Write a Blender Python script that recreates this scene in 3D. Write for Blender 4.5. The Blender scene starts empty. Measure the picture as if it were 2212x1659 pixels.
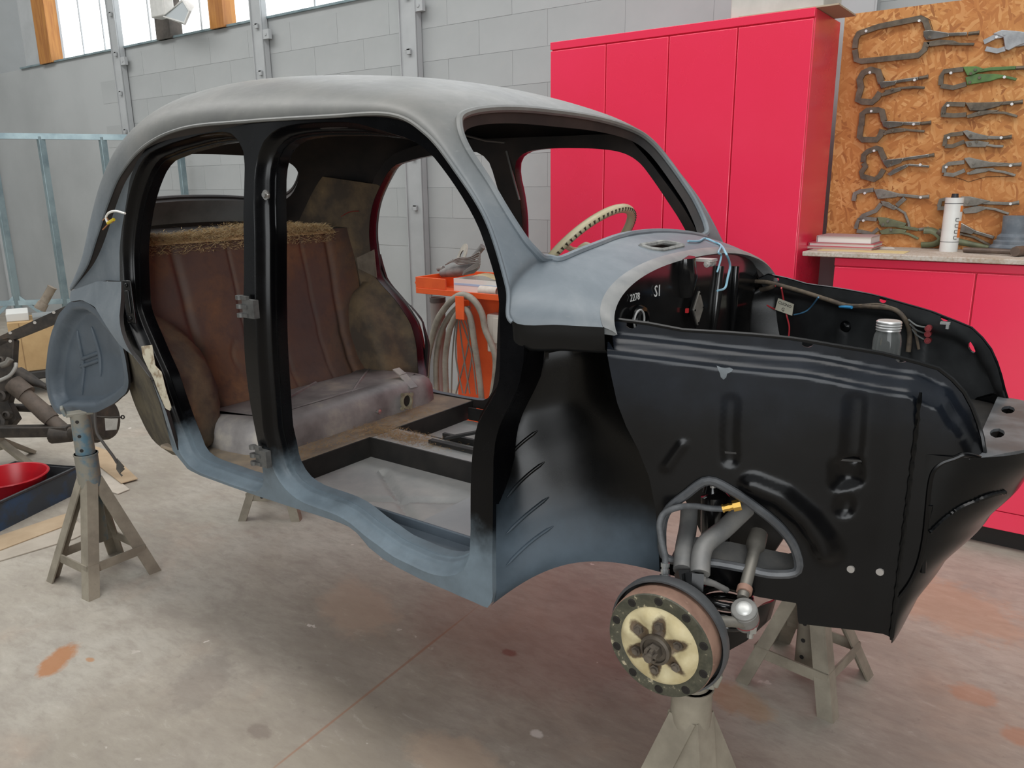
import bpy, bmesh, math, random
from mathutils import Vector, Matrix
from mathutils.geometry import delaunay_2d_cdt
from mathutils.bvhtree import BVHTree
random.seed(7)
sc = bpy.context.scene
COL = sc.collection
PI = math.pi
# ------------------------------------------------------------------ camera, sky, exposure
IW, IH, FPX = 2212.0, 1659.0, 1690.0
CAM = Vector((0.0, -1.78, 1.45))
PITCH, ROLL, YAW = math.radians(14.3), math.radians(0.64), math.radians(126.0)
_fh = Vector((math.cos(YAW), math.sin(YAW), 0)); _up = Vector((0, 0, 1))
FW = _fh * math.cos(PITCH) - _up * math.sin(PITCH)
_rt = FW.cross(_up).normalized(); _dn = FW.cross(_rt)
IX = _rt * math.cos(ROLL) + _dn * math.sin(ROLL)
IY = _rt * -math.sin(ROLL) + _dn * math.cos(ROLL)
cd = bpy.data.cameras.new('camera'); cam = bpy.data.objects.new('camera', cd); COL.objects.link(cam)
cd.sensor_fit = 'HORIZONTAL'; cd.sensor_width = 36.0; cd.lens = FPX / IW * 36.0
cd.clip_start = 0.05; cd.clip_end = 100
cam.matrix_world = Matrix((( IX.x, -IY.x, -FW.x, CAM.x), (IX.y, -IY.y, -FW.y, CAM.y), (IX.z, -IY.z, -FW.z, CAM.z), (0, 0, 0, 1)))
sc.camera = cam
world = bpy.data.worlds.new('overcast_sky'); sc.world = world; world.use_nodes = True
bg = world.node_tree.nodes['Background']; bg.inputs[0].default_value = (0.93, 0.97, 1.0, 1); bg.inputs[1].default_value = 0.50
vs = sc.view_settings
vs.view_transform = 'Standard'; vs.look = 'None'; vs.gamma = 1.0; vs.use_curve_mapping = False; vs.exposure = 0.32
def area_light(name, loc, target, sx, sy, power, col=(1, 1, 1)):
    l = bpy.data.lights.new(name, 'AREA'); l.shape = 'RECTANGLE'; l.size = sx; l.size_y = sy; l.energy = power; l.color = col
    o = bpy.data.objects.new(name, l); COL.objects.link(o); o.location = loc
    o.rotation_euler = (Vector(target) - Vector(loc)).to_track_quat('-Z', 'Y').to_euler(); return o
area_light('roof_light_strip', (-4.0, -0.8, 5.6), (-4.0, -0.3, 0), 13.0, 1.6, 250, (1, 0.98, 0.95))
area_light('gate_daylight', (2.5, -6.5, 2.4), (-1.2, 0, 0.9), 4.5, 3.6, 240, (0.95, 0.98, 1.0))

# ------------------------------------------------------------------ geometry helpers
def ray(px, py): return FW + IX * ((px - IW / 2) / FPX) + IY * ((py - IH / 2) / FPX)
def on(px, py, axis, val):
    d = ray(px, py); return CAM + d * ((val - CAM[axis]) / d[axis])
def atY(px, py, v): return on(px, py, 1, v)
def atZ(px, py, v): return on(px, py, 2, v)
def V(*a): return Vector(a)
def link(o, parent=None):
    COL.objects.link(o)
    if parent is not None: o.parent = parent
    return o
def sharpen(me, ang=38.0):
    bm = bmesh.new(); bm.from_mesh(me)
    for f in bm.faces: f.smooth = True
    a = math.radians(ang)
    for e in bm.edges:
        if len(e.link_faces) == 2:
            if e.calc_face_angle(0) > a: e.smooth = False
    bm.to_mesh(me); bm.free()
class MB:
    def __init__(s): s.v = []; s.f = []; s.m = []
    def add(s, vs_, fs, mi=0):
        o = len(s.v); s.v += [Vector(p) for p in vs_]
        for f in fs: s.f.append([i + o for i in f]); s.m.append(mi)
        return s
    def box(s, c, size, rot=None, mi=0):
        c = Vector(c); h = Vector(size) / 2
        P = [Vector((x * h.x, y * h.y, z * h.z)) for x in (-1, 1) for y in (-1, 1) for z in (-1, 1)]
        if rot is not None: P = [rot @ p for p in P]
        return s.add([c + p for p in P], [(0, 1, 3, 2), (4, 6, 7, 5), (0, 4, 5, 1), (2, 3, 7, 6), (0, 2, 6, 4), (1, 5, 7, 3)], mi)
    def bar(s, a, b, w, h, up=(0, 0, 1), mi=0):
        a, b = Vector(a), Vector(b); d = (b - a).normalized(); u = Vector(up)
        x = d.cross(u)
        if x.length < 1e-4: x = d.cross(Vector((1, 0, 0)))
        x.normalize(); u = x.cross(d)
        P = [p + x * (i * w / 2) + u * (j * h / 2) for p in (a, b) for i, j in ((-1, -1), (1, -1), (1, 1), (-1, 1))]
        return s.add(P, [(3, 2, 1, 0), (4, 5, 6, 7), (0, 1, 5, 4), (1, 2, 6, 5), (2, 3, 7, 6), (3, 0, 4, 7)], mi)
    def tube(s, pts, r, n=8, caps=True, closed=False, mi=0, sq=(1, 1)):
        pts = [Vector(p) for p in pts]; N = len(pts)
        R = r if isinstance(r, (list, tuple)) else [r] * N
        T = []
        for i in range(N):
            a = pts[i - 1] if (i > 0 or closed) else pts[i]; b = pts[(i + 1) % N] if (i < N - 1 or closed) else pts[i]
            t = (b - a); T.append(t.normalized() if t.length > 1e-9 else Vector((0, 0, 1)))
        u = T[0].orthogonal().normalized(); vs_ = []; fs = []
        for i in range(N):
            u = (u - T[i] * u.dot(T[i])); u = u.normalized() if u.length > 1e-6 else T[i].orthogonal().normalized()
            w = T[i].cross(u)
            for k in range(n):
                a = 2 * PI * k / n; vs_.append(pts[i] + (u * (math.cos(a) * sq[0]) + w * (math.sin(a) * sq[1])) * R[i])
        for i in range(N if closed else N - 1):
            j = (i + 1) % N
            for k in range(n): fs.append((i * n + k, i * n + (k + 1) % n, j * n + (k + 1) % n, j * n + k))
        if caps and not closed: fs.append(tuple(range(n))[::-1]); fs.append(tuple(range((N - 1) * n, N * n)))
        return s.add(vs_, fs, mi)
    def cyl(s, a, b, r, n=16, r2=None, mi=0): return s.tube([a, b], [r, r if r2 is None else r2], n, mi=mi)
    def lathe(s, prof, origin, axis, n=32, mi=0, closed_prof=False):
        # prof: list of (radius, height along axis)
        o = Vector(origin); d = Vector(axis).normalized(); u = d.orthogonal().normalized(); w = d.cross(u)
        vs_ = []; fs = []
        for r, h in prof:
            for k in range(n):
                a = 2 * PI * k / n; vs_.append(o + d * h + (u * math.cos(a) + w * math.sin(a)) * r)
        M = len(prof)
        for i in range(M if closed_prof else M - 1):
            j = (i + 1) % M
            for k in range(n): fs.append((i * n + k, i * n + (k + 1) % n, j * n + (k + 1) % n, j * n + k))
        return s.add(vs_, fs, mi)
    def prism(s, poly, vec, mi=0):
        poly = [Vector(p) for p in poly]; v = Vector(vec); n = len(poly)
        vs_ = poly + [p + v for p in poly]
        fs = [tuple(range(n))[::-1], tuple(range(n, 2 * n))] + [(i, (i + 1) % n, n + (i + 1) % n, n + i) for i in range(n)]
        return s.add(vs_, fs, mi)
    def grid(s, fn, nu, nv, mi=0, flip=False):
        vs_ = [fn(i / nu, j / nv) for i in range(nu + 1) for j in range(nv + 1)]
        fs = []
        for i in range(nu):
            for j in range(nv):
                a = i * (nv + 1) + j; q = (a, a + 1, a + nv + 2, a + nv + 1); fs.append(q[::-1] if flip else q)
        return s.add(vs_, fs, mi)
    def rings(s, rings, closed=True, mi=0):
        n = len(rings[0]); vs_ = [p for r in rings for p in r]; fs = []
        for i in range(len(rings) - 1):
            for k in range(n if closed else n - 1):
                fs.append((i * n + k, i * n + (k + 1) % n, (i + 1) * n + (k + 1) % n, (i + 1) * n + k))
        return s.add(vs_, fs, mi)
    def mirror(s):
        m = MB(); m.v = [Vector((p.x, -p.y, p.z)) for p in s.v]; m.f = [f[::-1] for f in s.f]; m.m = list(s.m); return m
    def merge(s, o): 
        k = len(s.v); s.v += o.v; s.f += [[i + k for i in f] for f in o.f]; s.m += o.m; return s
    def build(s, name, mats, parent=None, ang=38.0, origin=None, bevel=0, fix=True):
        org = Vector(origin) if origin is not None else Vector((0, 0, 0))
        if origin is None and parent is None and s.v:
            lo = Vector((min(p.x for p in s.v), min(p.y for p in s.v), min(p.z for p in s.v))); hi = Vector((max(p.x for p in s.v), max(p.y for p in s.v), max(p.z for p in s.v)))
            org = Vector(((lo.x + hi.x) / 2, (lo.y + hi.y) / 2, lo.z))
        po = wloc(parent) if parent is not None else Vector((0, 0, 0))
        if parent is not None and origin is None: org = po
        me = bpy.data.meshes.new(name); me.from_pydata([p - org for p in s.v], [], s.f)
        if not isinstance(mats, (list, tuple)): mats = [mats]
        for m in mats: me.materials.append(m)
        me.polygons.foreach_set('material_index', s.m)
        me.validate()
        if fix:
            bm = bmesh.new(); bm.from_mesh(me); bmesh.ops.recalc_face_normals(bm, faces=bm.faces[:]); bm.to_mesh(me); bm.free()
        sharpen(me, ang)
        o = bpy.data.objects.new(name, me); link(o, parent); o.location = org - po
        if bevel:
            b = o.modifiers.new('bevel', 'BEVEL'); b.width = bevel; b.segments = 2; b.limit_method = 'ANGLE'; b.angle_limit = math.radians(50)
        return o
def wloc(o):
    p = Vector((0, 0, 0))
    while o is not None: p = p + o.location; o = o.parent
    return p
def empty(name, loc, label, cat, group=None):
    o = bpy.data.objects.new(name, None); o.location = loc; o.empty_display_size = 0.1; link(o); return tag(o, label, cat, group)
def tag(o, label=None, cat=None, group=None, kind=None):
    if label: o['label'] = label
    if cat: o['category'] = cat
    if group: o['group'] = group
    if kind: o['kind'] = kind
    return o
def struct(o): o['kind'] = 'structure'; return o
def spline(pts, n, closed=False):
    P = [Vector(p) for p in pts]; N = len(P); out = []
    segs = N if closed else N - 1
    for k in range(n if closed else n + 1):
        t = k / n * segs; i = min(int(t), segs - 1); f = t - i
        g = (lambda j: P[j % N]) if closed else (lambda j: P[max(0, min(N - 1, j))])
        a, b, c, d = g(i - 1), g(i), g(i + 1), g(i + 2)
        out.append(0.5 * ((2 * b) + (c - a) * f + (2 * a - 5 * b + 4 * c - d) * f * f + (3 * b - a - 3 * c + d) * f ** 3))
    return out
def resample(pts, h, closed=False):
    P = [Vector(p) for p in pts]
    if closed: P = P + [P[0]]
    L = [0]
    for a, b in zip(P, P[1:]): L.append(L[-1] + (b - a).length)
    n = max(2, int(round(L[-1] / h))); out = []; j = 0
    for k in range(n if closed else n + 1):
        t = L[-1] * k / n
        while j < len(L) - 2 and L[j + 1] < t: j += 1
        d = L[j + 1] - L[j]; out.append(P[j].lerp(P[j + 1], (t - L[j]) / d if d > 1e-9 else 0))
    return out
def inside(p, poly):
    c = False; n = len(poly); x, y = p[0], p[1]
    for i in range(n):
        a = poly[i]; b = poly[i - 1]
        if (a[1] > y) != (b[1] > y) and x < (b[0] - a[0]) * (y - a[1]) / (b[1] - a[1]) + a[0]: c = not c
    return c
def offset2(poly, d):
    # positive d grows a closed polygon
    n = len(poly); A = sum(poly[i - 1][0] * poly[i][1] - poly[i][0] * poly[i - 1][1] for i in range(n)); sg = 1 if A > 0 else -1
    out = []
    for i in range(n):
        a, b = poly[i - 1], poly[(i + 1) % n]; t = Vector((b[0] - a[0], b[1] - a[1]))
        t = t.normalized() if t.length > 1e-9 else Vector((1, 0)); nrm = Vector((t.y, -t.x)) * sg
        out.append(Vector((poly[i][0] + nrm.x * d, poly[i][1] + nrm.y * d)))
    return out
def panel(outline, holes, h, fn, extra=None):
    # 2D region meshed and mapped to 3D: returns verts, faces
    outl = resample(outline, h, True); hs = [resample(q, h * 0.8, True) for q in holes]
    pts = []; edges = []
    for loop in [outl] + hs:
        o = len(pts); pts += [Vector((p[0], p[1])) for p in loop]; edges += [(o + i, o + (i + 1) % len(loop)) for i in range(len(loop))]
    nb = len(pts); B = list(pts)
    x0 = min(p.x for p in outl); x1 = max(p.x for p in outl); y0 = min(p.y for p in outl); y1 = max(p.y for p in outl)
    cell = {}
    for b in B: cell.setdefault((int(b.x // h), int(b.y // h)), []).append(b)
    iy = 0; y = y0 + h / 2
    while y < y1:
        x = x0 + (h / 2 if iy % 2 else h)
        while x < x1:
            p = Vector((x, y)); k = (int(x // h), int(y // h))
            near = any((p - b).length < 0.55 * h for i in (-1, 0, 1) for j in (-1, 0, 1) for b in cell.get((k[0] + i, k[1] + j), ()))
            if not near and inside(p, outl) and not any(inside(p, q) for q in hs): pts.append(p)
            x += h
        y += h * 0.87; iy += 1
    r = delaunay_2d_cdt(pts, edges, [], 0, 1e-6)
    vs_, fs = r[0], r[2]; keep = []
    for f in fs:
        c = Vector((0, 0))
        for i in f: c += vs_[i]
        c /= len(f)
        if inside(c, outl) and not any(inside(c, q) for q in hs): keep.append(tuple(f))
    return [fn(p.x, p.y) for p in vs_], keep
def solid(vs_, fs, t, mi=(0, 1, 1), toward=None, mb=None, radial=False):
    # give a sheet thickness t (towards point `toward` if given); separate verts for rim
    n = len(vs_); N = [Vector((0, 0, 0)) for _ in range(n)]
    for f in fs:
        a, b, c = vs_[f[0]], vs_[f[1]], vs_[f[2]]; nn = (b - a).cross(c - a)
        for i in f: N[i] += nn
    N = [x.normalized() if x.length > 1e-12 else Vector((0, 0, 1)) for x in N]
    if toward is not None:
        s = sum((toward(vs_[i]) - vs_[i]).dot(N[i]) for i in range(0, n, 7))
        if s < 0: N = [-x for x in N]; 
        else: fs = [f[::-1] for f in fs]
    inn = [vs_[i] + ((toward(vs_[i]) - vs_[i]).normalized() if radial else N[i]) * t for i in range(n)]
    mb = mb or MB(); mb.add(vs_, fs, mi[0]); mb.add(inn, [f[::-1] for f in fs], mi[1])
    cnt = {}
    for f in fs:
        for i in range(len(f)):
            a, b = f[i], f[(i + 1) % len(f)]; k = (min(a, b), max(a, b)); cnt.setdefault(k, []).append((a, b))
    used = {}
    rv = []; rf = []
    def idx(i):
        if i not in used: used[i] = len(rv); rv.append(vs_[i]); rv.append(inn[i])
        return used[i]
    for k, l in cnt.items():
        if len(l) == 1:
            a, b = l[0]; ia, ib = idx(a), idx(b); rf.append((ib, ia, ia + 1, ib + 1))
    mb.add(rv, rf, mi[2]); return mb
def interp(x, xs, ys):
    if x <= xs[0]: return ys[0]
    if x >= xs[-1]: return ys[-1]
    for i in range(len(xs) - 1):
        if x <= xs[i + 1]:
            t = (x - xs[i]) / (xs[i + 1] - xs[i]); t = t * t * (3 - 2 * t) * 0.5 + t * 0.5
            return ys[i] + (ys[i + 1] - ys[i]) * t
def sstep(a, b, x):
    t = max(0, min(1, (x - a) / (b - a))); return t * t * (3 - 2 * t)

# ------------------------------------------------------------------ materials
def newmat(name):
    m = bpy.data.materials.new(name); m.use_nodes = True; nt = m.node_tree
    return m, nt, nt.nodes['Principled BSDF']
def lin(c):
    return tuple(((v / 255) / 12.92 if v / 255 < 0.04045 else ((v / 255 + 0.055) / 1.055) ** 2.4) for v in c) + (1,)
def ramp(nt, fac, stops):
    r = nt.nodes.new('ShaderNodeValToRGB'); e = r.color_ramp.elements
    while len(e) > 1: e.remove(e[-1])
    e[0].position = stops[0][0]; e[0].color = stops[0][1]
    for p, c in stops[1:]: q = e.new(p); q.color = c
    nt.links.new(fac, r.inputs[0]); return r.outputs[0]
def coords(nt, scale=(1, 1, 1), kind='Object', rot=(0, 0, 0), loc=(0, 0, 0)):
    t = nt.nodes.new('ShaderNodeTexCoord'); mp = nt.nodes.new('ShaderNodeMapping'); mp.inputs['Scale'].default_value = scale
    mp.inputs['Rotation'].default_value = rot; mp.inputs['Location'].default_value = loc
    nt.links.new(t.outputs[kind], mp.inputs[0]); return mp.outputs[0]
def noise(nt, vec, scale, detail=6, rough=0.6, dist=0):
    n = nt.nodes.new('ShaderNodeTexNoise'); n.inputs['Scale'].default_value = scale; n.inputs['Detail'].default_value = detail
    n.inputs['Roughness'].default_value = rough; n.inputs['Distortion'].default_value = dist
    nt.links.new(vec, n.inputs['Vector']); return n.outputs[0]
def mixc(nt, fac, a, b, mode='MIX'):
    m = nt.nodes.new('ShaderNodeMix'); m.data_type = 'RGBA'; m.blend_type = mode
    for sock, v in ((m.inputs[0], fac), (m.inputs[6], a), (m.inputs[7], b)):
        if hasattr(v, 'is_output') or isinstance(v, bpy.types.NodeSocket): nt.links.new(v, sock)
        else: sock.default_value = v
    return m.outputs[2]
def math_(nt, op, a, b=None, c=None):
    m = nt.nodes.new('ShaderNodeMath'); m.operation = op
    for i, v in enumerate((a, b, c)):
        if v is None: continue
        if isinstance(v, bpy.types.NodeSocket): nt.links.new(v, m.inputs[i])
        else: m.inputs[i].default_value = v
    return m.outputs[0]
def bump(nt, bsdf, h, strength=0.2, dist=0.01):
    b = nt.nodes.new('ShaderNodeBump'); b.inputs['Strength'].default_value = strength; b.inputs['Distance'].default_value = dist
    nt.links.new(h, b.inputs['Height']); nt.links.new(b.outputs[0], bsdf.inputs['Normal'])
def paint(name, c1, c2=None, rough=0.5, metal=0.0, scale=8, lo=0.4, hi=0.65, rvar=0.0, bmp=0.0, bscale=60, c3=None, spec=0.5, stretch=(1, 1, 1)):
    m, nt, b = newmat(name); b.inputs['Roughness'].default_value = rough; b.inputs['Metallic'].default_value = metal
    b.inputs['Specular IOR Level'].default_value = spec
    v = coords(nt, stretch)
    if c2 is None: b.inputs['Base Color'].default_value = lin(c1)
    else:
        n = noise(nt, v, scale); stops = [(lo, lin(c1)), (hi, lin(c2))]
        if c3: stops.append((min(1, hi + 0.12), lin(c3)))
        nt.links.new(ramp(nt, n, stops), b.inputs['Base Color'])
        if rvar:
            r = math_(nt, 'MULTIPLY_ADD', n, rvar, rough - rvar / 2); nt.links.new(r, b.inputs['Roughness'])
    if bmp: bump(nt, b, noise(nt, v, bscale, 4), bmp, 0.004)
    return m
def zmask(nt, lo, hi, amp=0.05, scale=9, axis=2, vec=None):
    # soft mask along an object axis broken up by noise (sprayed paint edges)
    v = vec or coords(nt); s = nt.nodes.new('ShaderNodeSeparateXYZ'); nt.links.new(v, s.inputs[0])
    n = noise(nt, v, scale, 5); h = math_(nt, 'MULTIPLY_ADD', n, amp * 2, -amp); p = math_(nt, 'ADD', s.outputs[axis], h)
    mr = nt.nodes.new('ShaderNodeMapRange'); mr.interpolation_type = 'SMOOTHSTEP'; mr.inputs[1].default_value = lo; mr.inputs[2].default_value = hi
    nt.links.new(p, mr.inputs[0]); return mr.outputs[0]
# ------------------------------------------------------------------ shared materials
def floor_mat():
    m, nt, b = newmat('stained_concrete'); v = coords(nt)
    n1 = noise(nt, v, 0.9, 8, 0.62, 0.4); n2 = noise(nt, coords(nt, (1, 1.7, 1), rot=(0, 0, 0.6)), 4.5, 8, 0.68, 0.6); n3 = noise(nt, coords(nt, loc=(5, 3, 0)), 1.6, 6, 0.6, 0.8); n4 = noise(nt, v, 22, 6, 0.7); n7 = noise(nt, coords(nt, (1, 2.6, 1), rot=(0, 0, -0.7)), 11, 9, 0.72, 0.3)
    c = ramp(nt, n1, [(0.34, lin((150, 141, 127))), (0.50, lin((168, 160, 147))), (0.68, lin((180, 175, 164)))])
    c = mixc(nt, ramp(nt, n2, [(0.44, (0, 0, 0, 1)), (0.72, (0.5, 0.5, 0.5, 1))]), c, lin((140, 131, 122)))
    c = mixc(nt, ramp(nt, n3, [(0.56, (0, 0, 0, 1)), (0.76, (0.3, 0.3, 0.3, 1))]), c, lin((184, 146, 120)))
    c = mixc(nt, ramp(nt, n4, [(0.62, (0, 0, 0, 1)), (0.75, (0.5, 0.5, 0.5, 1))]), c, lin((112, 104, 96)))
    c = mixc(nt, ramp(nt, n7, [(0.46, (0, 0, 0, 1)), (0.70, (0.55, 0.55, 0.55, 1))]), c, lin((136, 126, 115)))
    c = mixc(nt, ramp(nt, n7, [(0.28, (0.5, 0.5, 0.5, 1)), (0.42, (0, 0, 0, 1))]), c, lin((194, 186, 176)))
    # stains with shapes of their own: rust marks, old oil; also a darker reddish patch under the nose
    def blot(x, y, rx, ry, col, amt, sc_=6, c=None, lo=0.35, rot=0):
        vv = coords(nt, (1 / rx, 1 / ry, 1), loc=(-x / rx, -y / ry, 0)) if not rot else None
        if rot:
            t = nt.nodes.new('ShaderNodeTexCoord'); vr = nt.nodes.new('ShaderNodeVectorRotate'); vr.inputs['Center'].default_value = (x, y, 0); vr.inputs['Angle'].default_value = rot
            nt.links.new(t.outputs['Object'], vr.inputs[0]); mp = nt.nodes.new('ShaderNodeMapping'); mp.inputs['Scale'].default_value = (1 / rx, 1 / ry, 1); mp.inputs['Location'].default_value = (-x / rx, -y / ry, 0)
            nt.links.new(vr.outputs[0], mp.inputs[0]); vv = mp.outputs[0]
        d = nt.nodes.new('ShaderNodeVectorMath'); d.operation = 'LENGTH'; nt.links.new(vv, d.inputs[0])
        k = math_(nt, 'MULTIPLY_ADD', noise(nt, v, sc_, 7, 0.7), -1.3, 1.65); k = math_(nt, 'SUBTRACT', k, d.outputs['Value'])
        f = ramp(nt, k, [(0.0, (0, 0, 0, 1)), (lo, (amt, amt, amt, 1))])
        return mixc(nt, f, c, col)
    for x, y, rx, ry, col, amt, s_, rot in STAINS: c = blot(x, y, rx, ry, lin(col), amt, s_, c, 0.35, rot)
    # pale flecks
    n5 = noise(nt, v, 14, 3, 0.5); n6 = noise(nt, v, 2.2, 2)
    fl = math_(nt, 'MULTIPLY', ramp(nt, n5, [(0.71, (0, 0, 0, 1)), (0.73, (1, 1, 1, 1))]), ramp(nt, n6, [(0.5, (0, 0, 0, 1)), (0.6, (1, 1, 1, 1))]))
    c = mixc(nt, fl, c, lin((216, 208, 198)))
    nt.links.new(c, b.inputs['Base Color']); b.inputs['Roughness'].default_value = 0.62
    nt.links.new(math_(nt, 'MULTIPLY_ADD', n2, 0.3, 0.42), b.inputs['Roughness'])
    bump(nt, b, n4, 0.08, 0.004); return m
def fp(px, py): 
    p = atZ(px, py, 0); return p.x, p.y
_j0, _j1 = Vector(fp(1030, 1312)), Vector(fp(600, 1652)); _jc = (_j0 + _j1) / 2; _ja = math.atan2((_j1 - _j0).y, (_j1 - _j0).x)
STAINS = [(*fp(1180, 1350), 0.55, 0.45, (138, 96, 82), 0.32, 2.5, 0), (*fp(125, 1425), 0.105, 0.05, (170, 110, 58), 0.85, 16, 0.9), (*fp(195, 1425), 0.02, 0.012, (176, 120, 66), 0.7, 22, 0),
          (*fp(440, 1470), 0.17, 0.10, (124, 115, 107), 0.45, 26, 0.9), (*fp(2030, 1300), 0.34, 0.2, (184, 140, 106), 0.40, 14, 0.4), (*fp(2100, 1500), 0.07, 0.06, (180, 122, 84), 0.42, 18, 0), (*fp(2200, 1590), 0.05, 0.05, (180, 116, 74), 0.45, 16, 0),
          (*fp(1590, 1510), 0.14, 0.07, (176, 134, 86), 0.42, 14, 0.3), (*fp(770, 1310), 0.24, 0.14, (190, 164, 142), 0.45, 9, 0.5), (*fp(980, 1640), 0.16, 0.10, (196, 170, 146), 0.45, 12, 0), (*fp(1160, 1585), 0.022, 0.018, (222, 216, 208), 0.75, 30, 0),
          (*fp(1100, 1410), 0.03, 0.02, (120, 48, 38), 0.6, 20, 0), (*fp(560, 1580), 0.05, 0.03, (112, 98, 90), 0.5, 26, 0), (*_jc, 0.62, 0.006, (150, 104, 78), 0.6, 3, -_ja)]
CARO = V(-1.6, 0, 0)
M = {}
M['floor'] = floor_mat()
def wall_mat():
    m, nt, b = newmat('whitewashed_blocks'); v = coords(nt)
    n1 = noise(nt, v, 0.7, 6); n2 = noise(nt, v, 9, 6, 0.7); n3 = noise(nt, v, 40, 4)
    c = ramp(nt, n1, [(0.35, lin((158, 161, 161))), (0.6, lin((172, 175, 175)))])
    c = mixc(nt, ramp(nt, n2, [(0.62, (0, 0, 0, 1)), (0.8, (0.35, 0.35, 0.35, 1))]), c, lin((176, 174, 168)))
    nt.links.new(c, b.inputs['Base Color']); b.inputs['Roughness'].default_value = 0.8; bump(nt, b, n3, 0.12, 0.004); return m
M['wall'] = wall_mat()
M['white_steel'] = paint('white_painted_steel', (174, 177, 178), (162, 165, 166), 0.6, scale=3)
M['galv'] = paint('galvanised_steel', (150, 168, 172), (120, 138, 144), 0.4, 0.5, scale=5)
M['wood'] = paint('varnished_timber', (176, 120, 54), (150, 92, 36), 0.5, scale=5, stretch=(6, 6, 0.6))
M['oldwood'] = paint('weathered_timber', (86, 80, 74), (62, 58, 54), 0.8, scale=8)
M['dark_gap'] = paint('dark_gap', (40, 38, 36), None, 0.9)
def glow(name, col, st):
    m, nt, b = newmat(name); v = coords(nt, (9, 9, 0.05)); n = noise(nt, v, 1.0, 3)
    c = ramp(nt, n, [(0.3, lin((232, 240, 248))), (0.6, lin((255, 255, 255)))])
    b.inputs['Base Color'].default_value = lin((235, 240, 245)); nt.links.new(c, b.inputs['Emission Color']); b.inputs['Emission Strength'].default_value = st; b.inputs['Roughness'].default_value = 0.3; return m
M['daylight_pane'] = glow('daylit_translucent_sheet', (1, 1, 1), 1.5)
M['red'] = paint('red_enamel', (236, 50, 86), (232, 44, 78), 0.26, scale=1.2, rvar=0.18, spec=0.9)
M['red_side'] = M['red']
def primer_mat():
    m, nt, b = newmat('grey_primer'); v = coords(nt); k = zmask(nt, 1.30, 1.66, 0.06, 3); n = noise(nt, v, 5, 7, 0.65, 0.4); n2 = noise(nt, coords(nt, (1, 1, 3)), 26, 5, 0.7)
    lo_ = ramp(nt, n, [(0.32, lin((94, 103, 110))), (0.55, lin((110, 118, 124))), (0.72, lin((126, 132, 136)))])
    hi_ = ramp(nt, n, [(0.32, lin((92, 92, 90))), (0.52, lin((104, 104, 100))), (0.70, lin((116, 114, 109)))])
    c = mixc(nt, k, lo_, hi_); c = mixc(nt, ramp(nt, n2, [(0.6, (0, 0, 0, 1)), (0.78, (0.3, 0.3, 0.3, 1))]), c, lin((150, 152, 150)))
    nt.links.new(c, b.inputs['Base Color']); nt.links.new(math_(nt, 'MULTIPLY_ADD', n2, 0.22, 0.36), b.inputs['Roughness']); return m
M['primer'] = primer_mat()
M['black'] = paint('black_paint', (7, 8, 9), (14, 15, 16), 0.22, scale=5, rvar=0.14, bmp=0.05, bscale=30, spec=0.25)
def two_tone(name, top, bot, lo, hi, amp, rt, rb, axis=2, scale=7):
    m, nt, b = newmat(name); k = zmask(nt, lo, hi, amp, scale, axis); v = coords(nt); n = noise(nt, v, 12, 6, 0.65)
    t = ramp(nt, n, [(0.35, lin(top)), (0.7, lin(tuple(min(255, int(x * 1.25 + 3)) for x in top)))]); d = ramp(nt, n, [(0.35, lin(bot)), (0.7, lin(tuple(min(255, int(x * 1.12 + 4)) for x in bot)))])
    nt.links.new(mixc(nt, k, d, t), b.inputs['Base Color'])
    b.inputs['Specular IOR Level'].default_value = 0.25
    r = math_(nt, 'MULTIPLY_ADD', k, rt - rb, rb); nt.links.new(math_(nt, 'ADD', r, math_(nt, 'MULTIPLY_ADD', n, 0.2, -0.1)), b.inputs['Roughness']); return m
M['jamb'] = two_tone('black_jamb_over_primer', (3, 3, 4), (98, 110, 118), 0.66, 0.80, 0.12, 0.26, 0.45)
M['wheelhouse'] = two_tone('black_wheelhouse_sprayed_blue_grey_below', (2, 2, 2), (62, 73, 82), 0.70, 0.86, 0.05, 0.28, 0.5)
M['dark_in'] = paint('dark_inner_metal', (24, 22, 22), (44, 36, 33), 0.6, scale=7)
M['rust'] = paint('rusty_bulkhead', (70, 38, 24), (108, 62, 36), 0.8, scale=6, lo=0.3, hi=0.62, c3=(132, 92, 58), bmp=0.3, bscale=30)

# ------------------------------------------------------------------ room shell
WY = 2.45; WX = -10.6
q = atZ(2102, 1139, 0.09); CY = q.y                 # front plane of the red cupboards
struct(MB().box((-3, 0, -0.05), (22, 22, 0.1)).build('floor', M['floor'], origin=(0, 0, 0)))
zb = atY(47, 150, WY).z
wl = MB(); wl.box((-3, WY + 0.1, zb / 2), (18, 0.2, zb))
wo = struct(wl.build('wall_back', M['wall'], origin=(0, WY, 0)))
we = struct(MB().box((WX - 0.1, -1.5, 2.6), (0.2, 9, 5.2)).build('wall_left', M['wall'], origin=(WX, 0, 0)))
hallm = paint('grey_hall_cladding', (84, 83, 80), (72, 71, 69), 0.7, scale=2)
struct(MB().box((-2.0, -8.6, 2.6), (17, 0.2, 5.2)).build('wall_front', hallm, origin=(-2, -8.6, 0)))
struct(MB().box((6.4, -3.0, 2.6), (0.2, 11.0, 5.2)).build('wall_right', hallm, origin=(6.4, -3, 0)))
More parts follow.
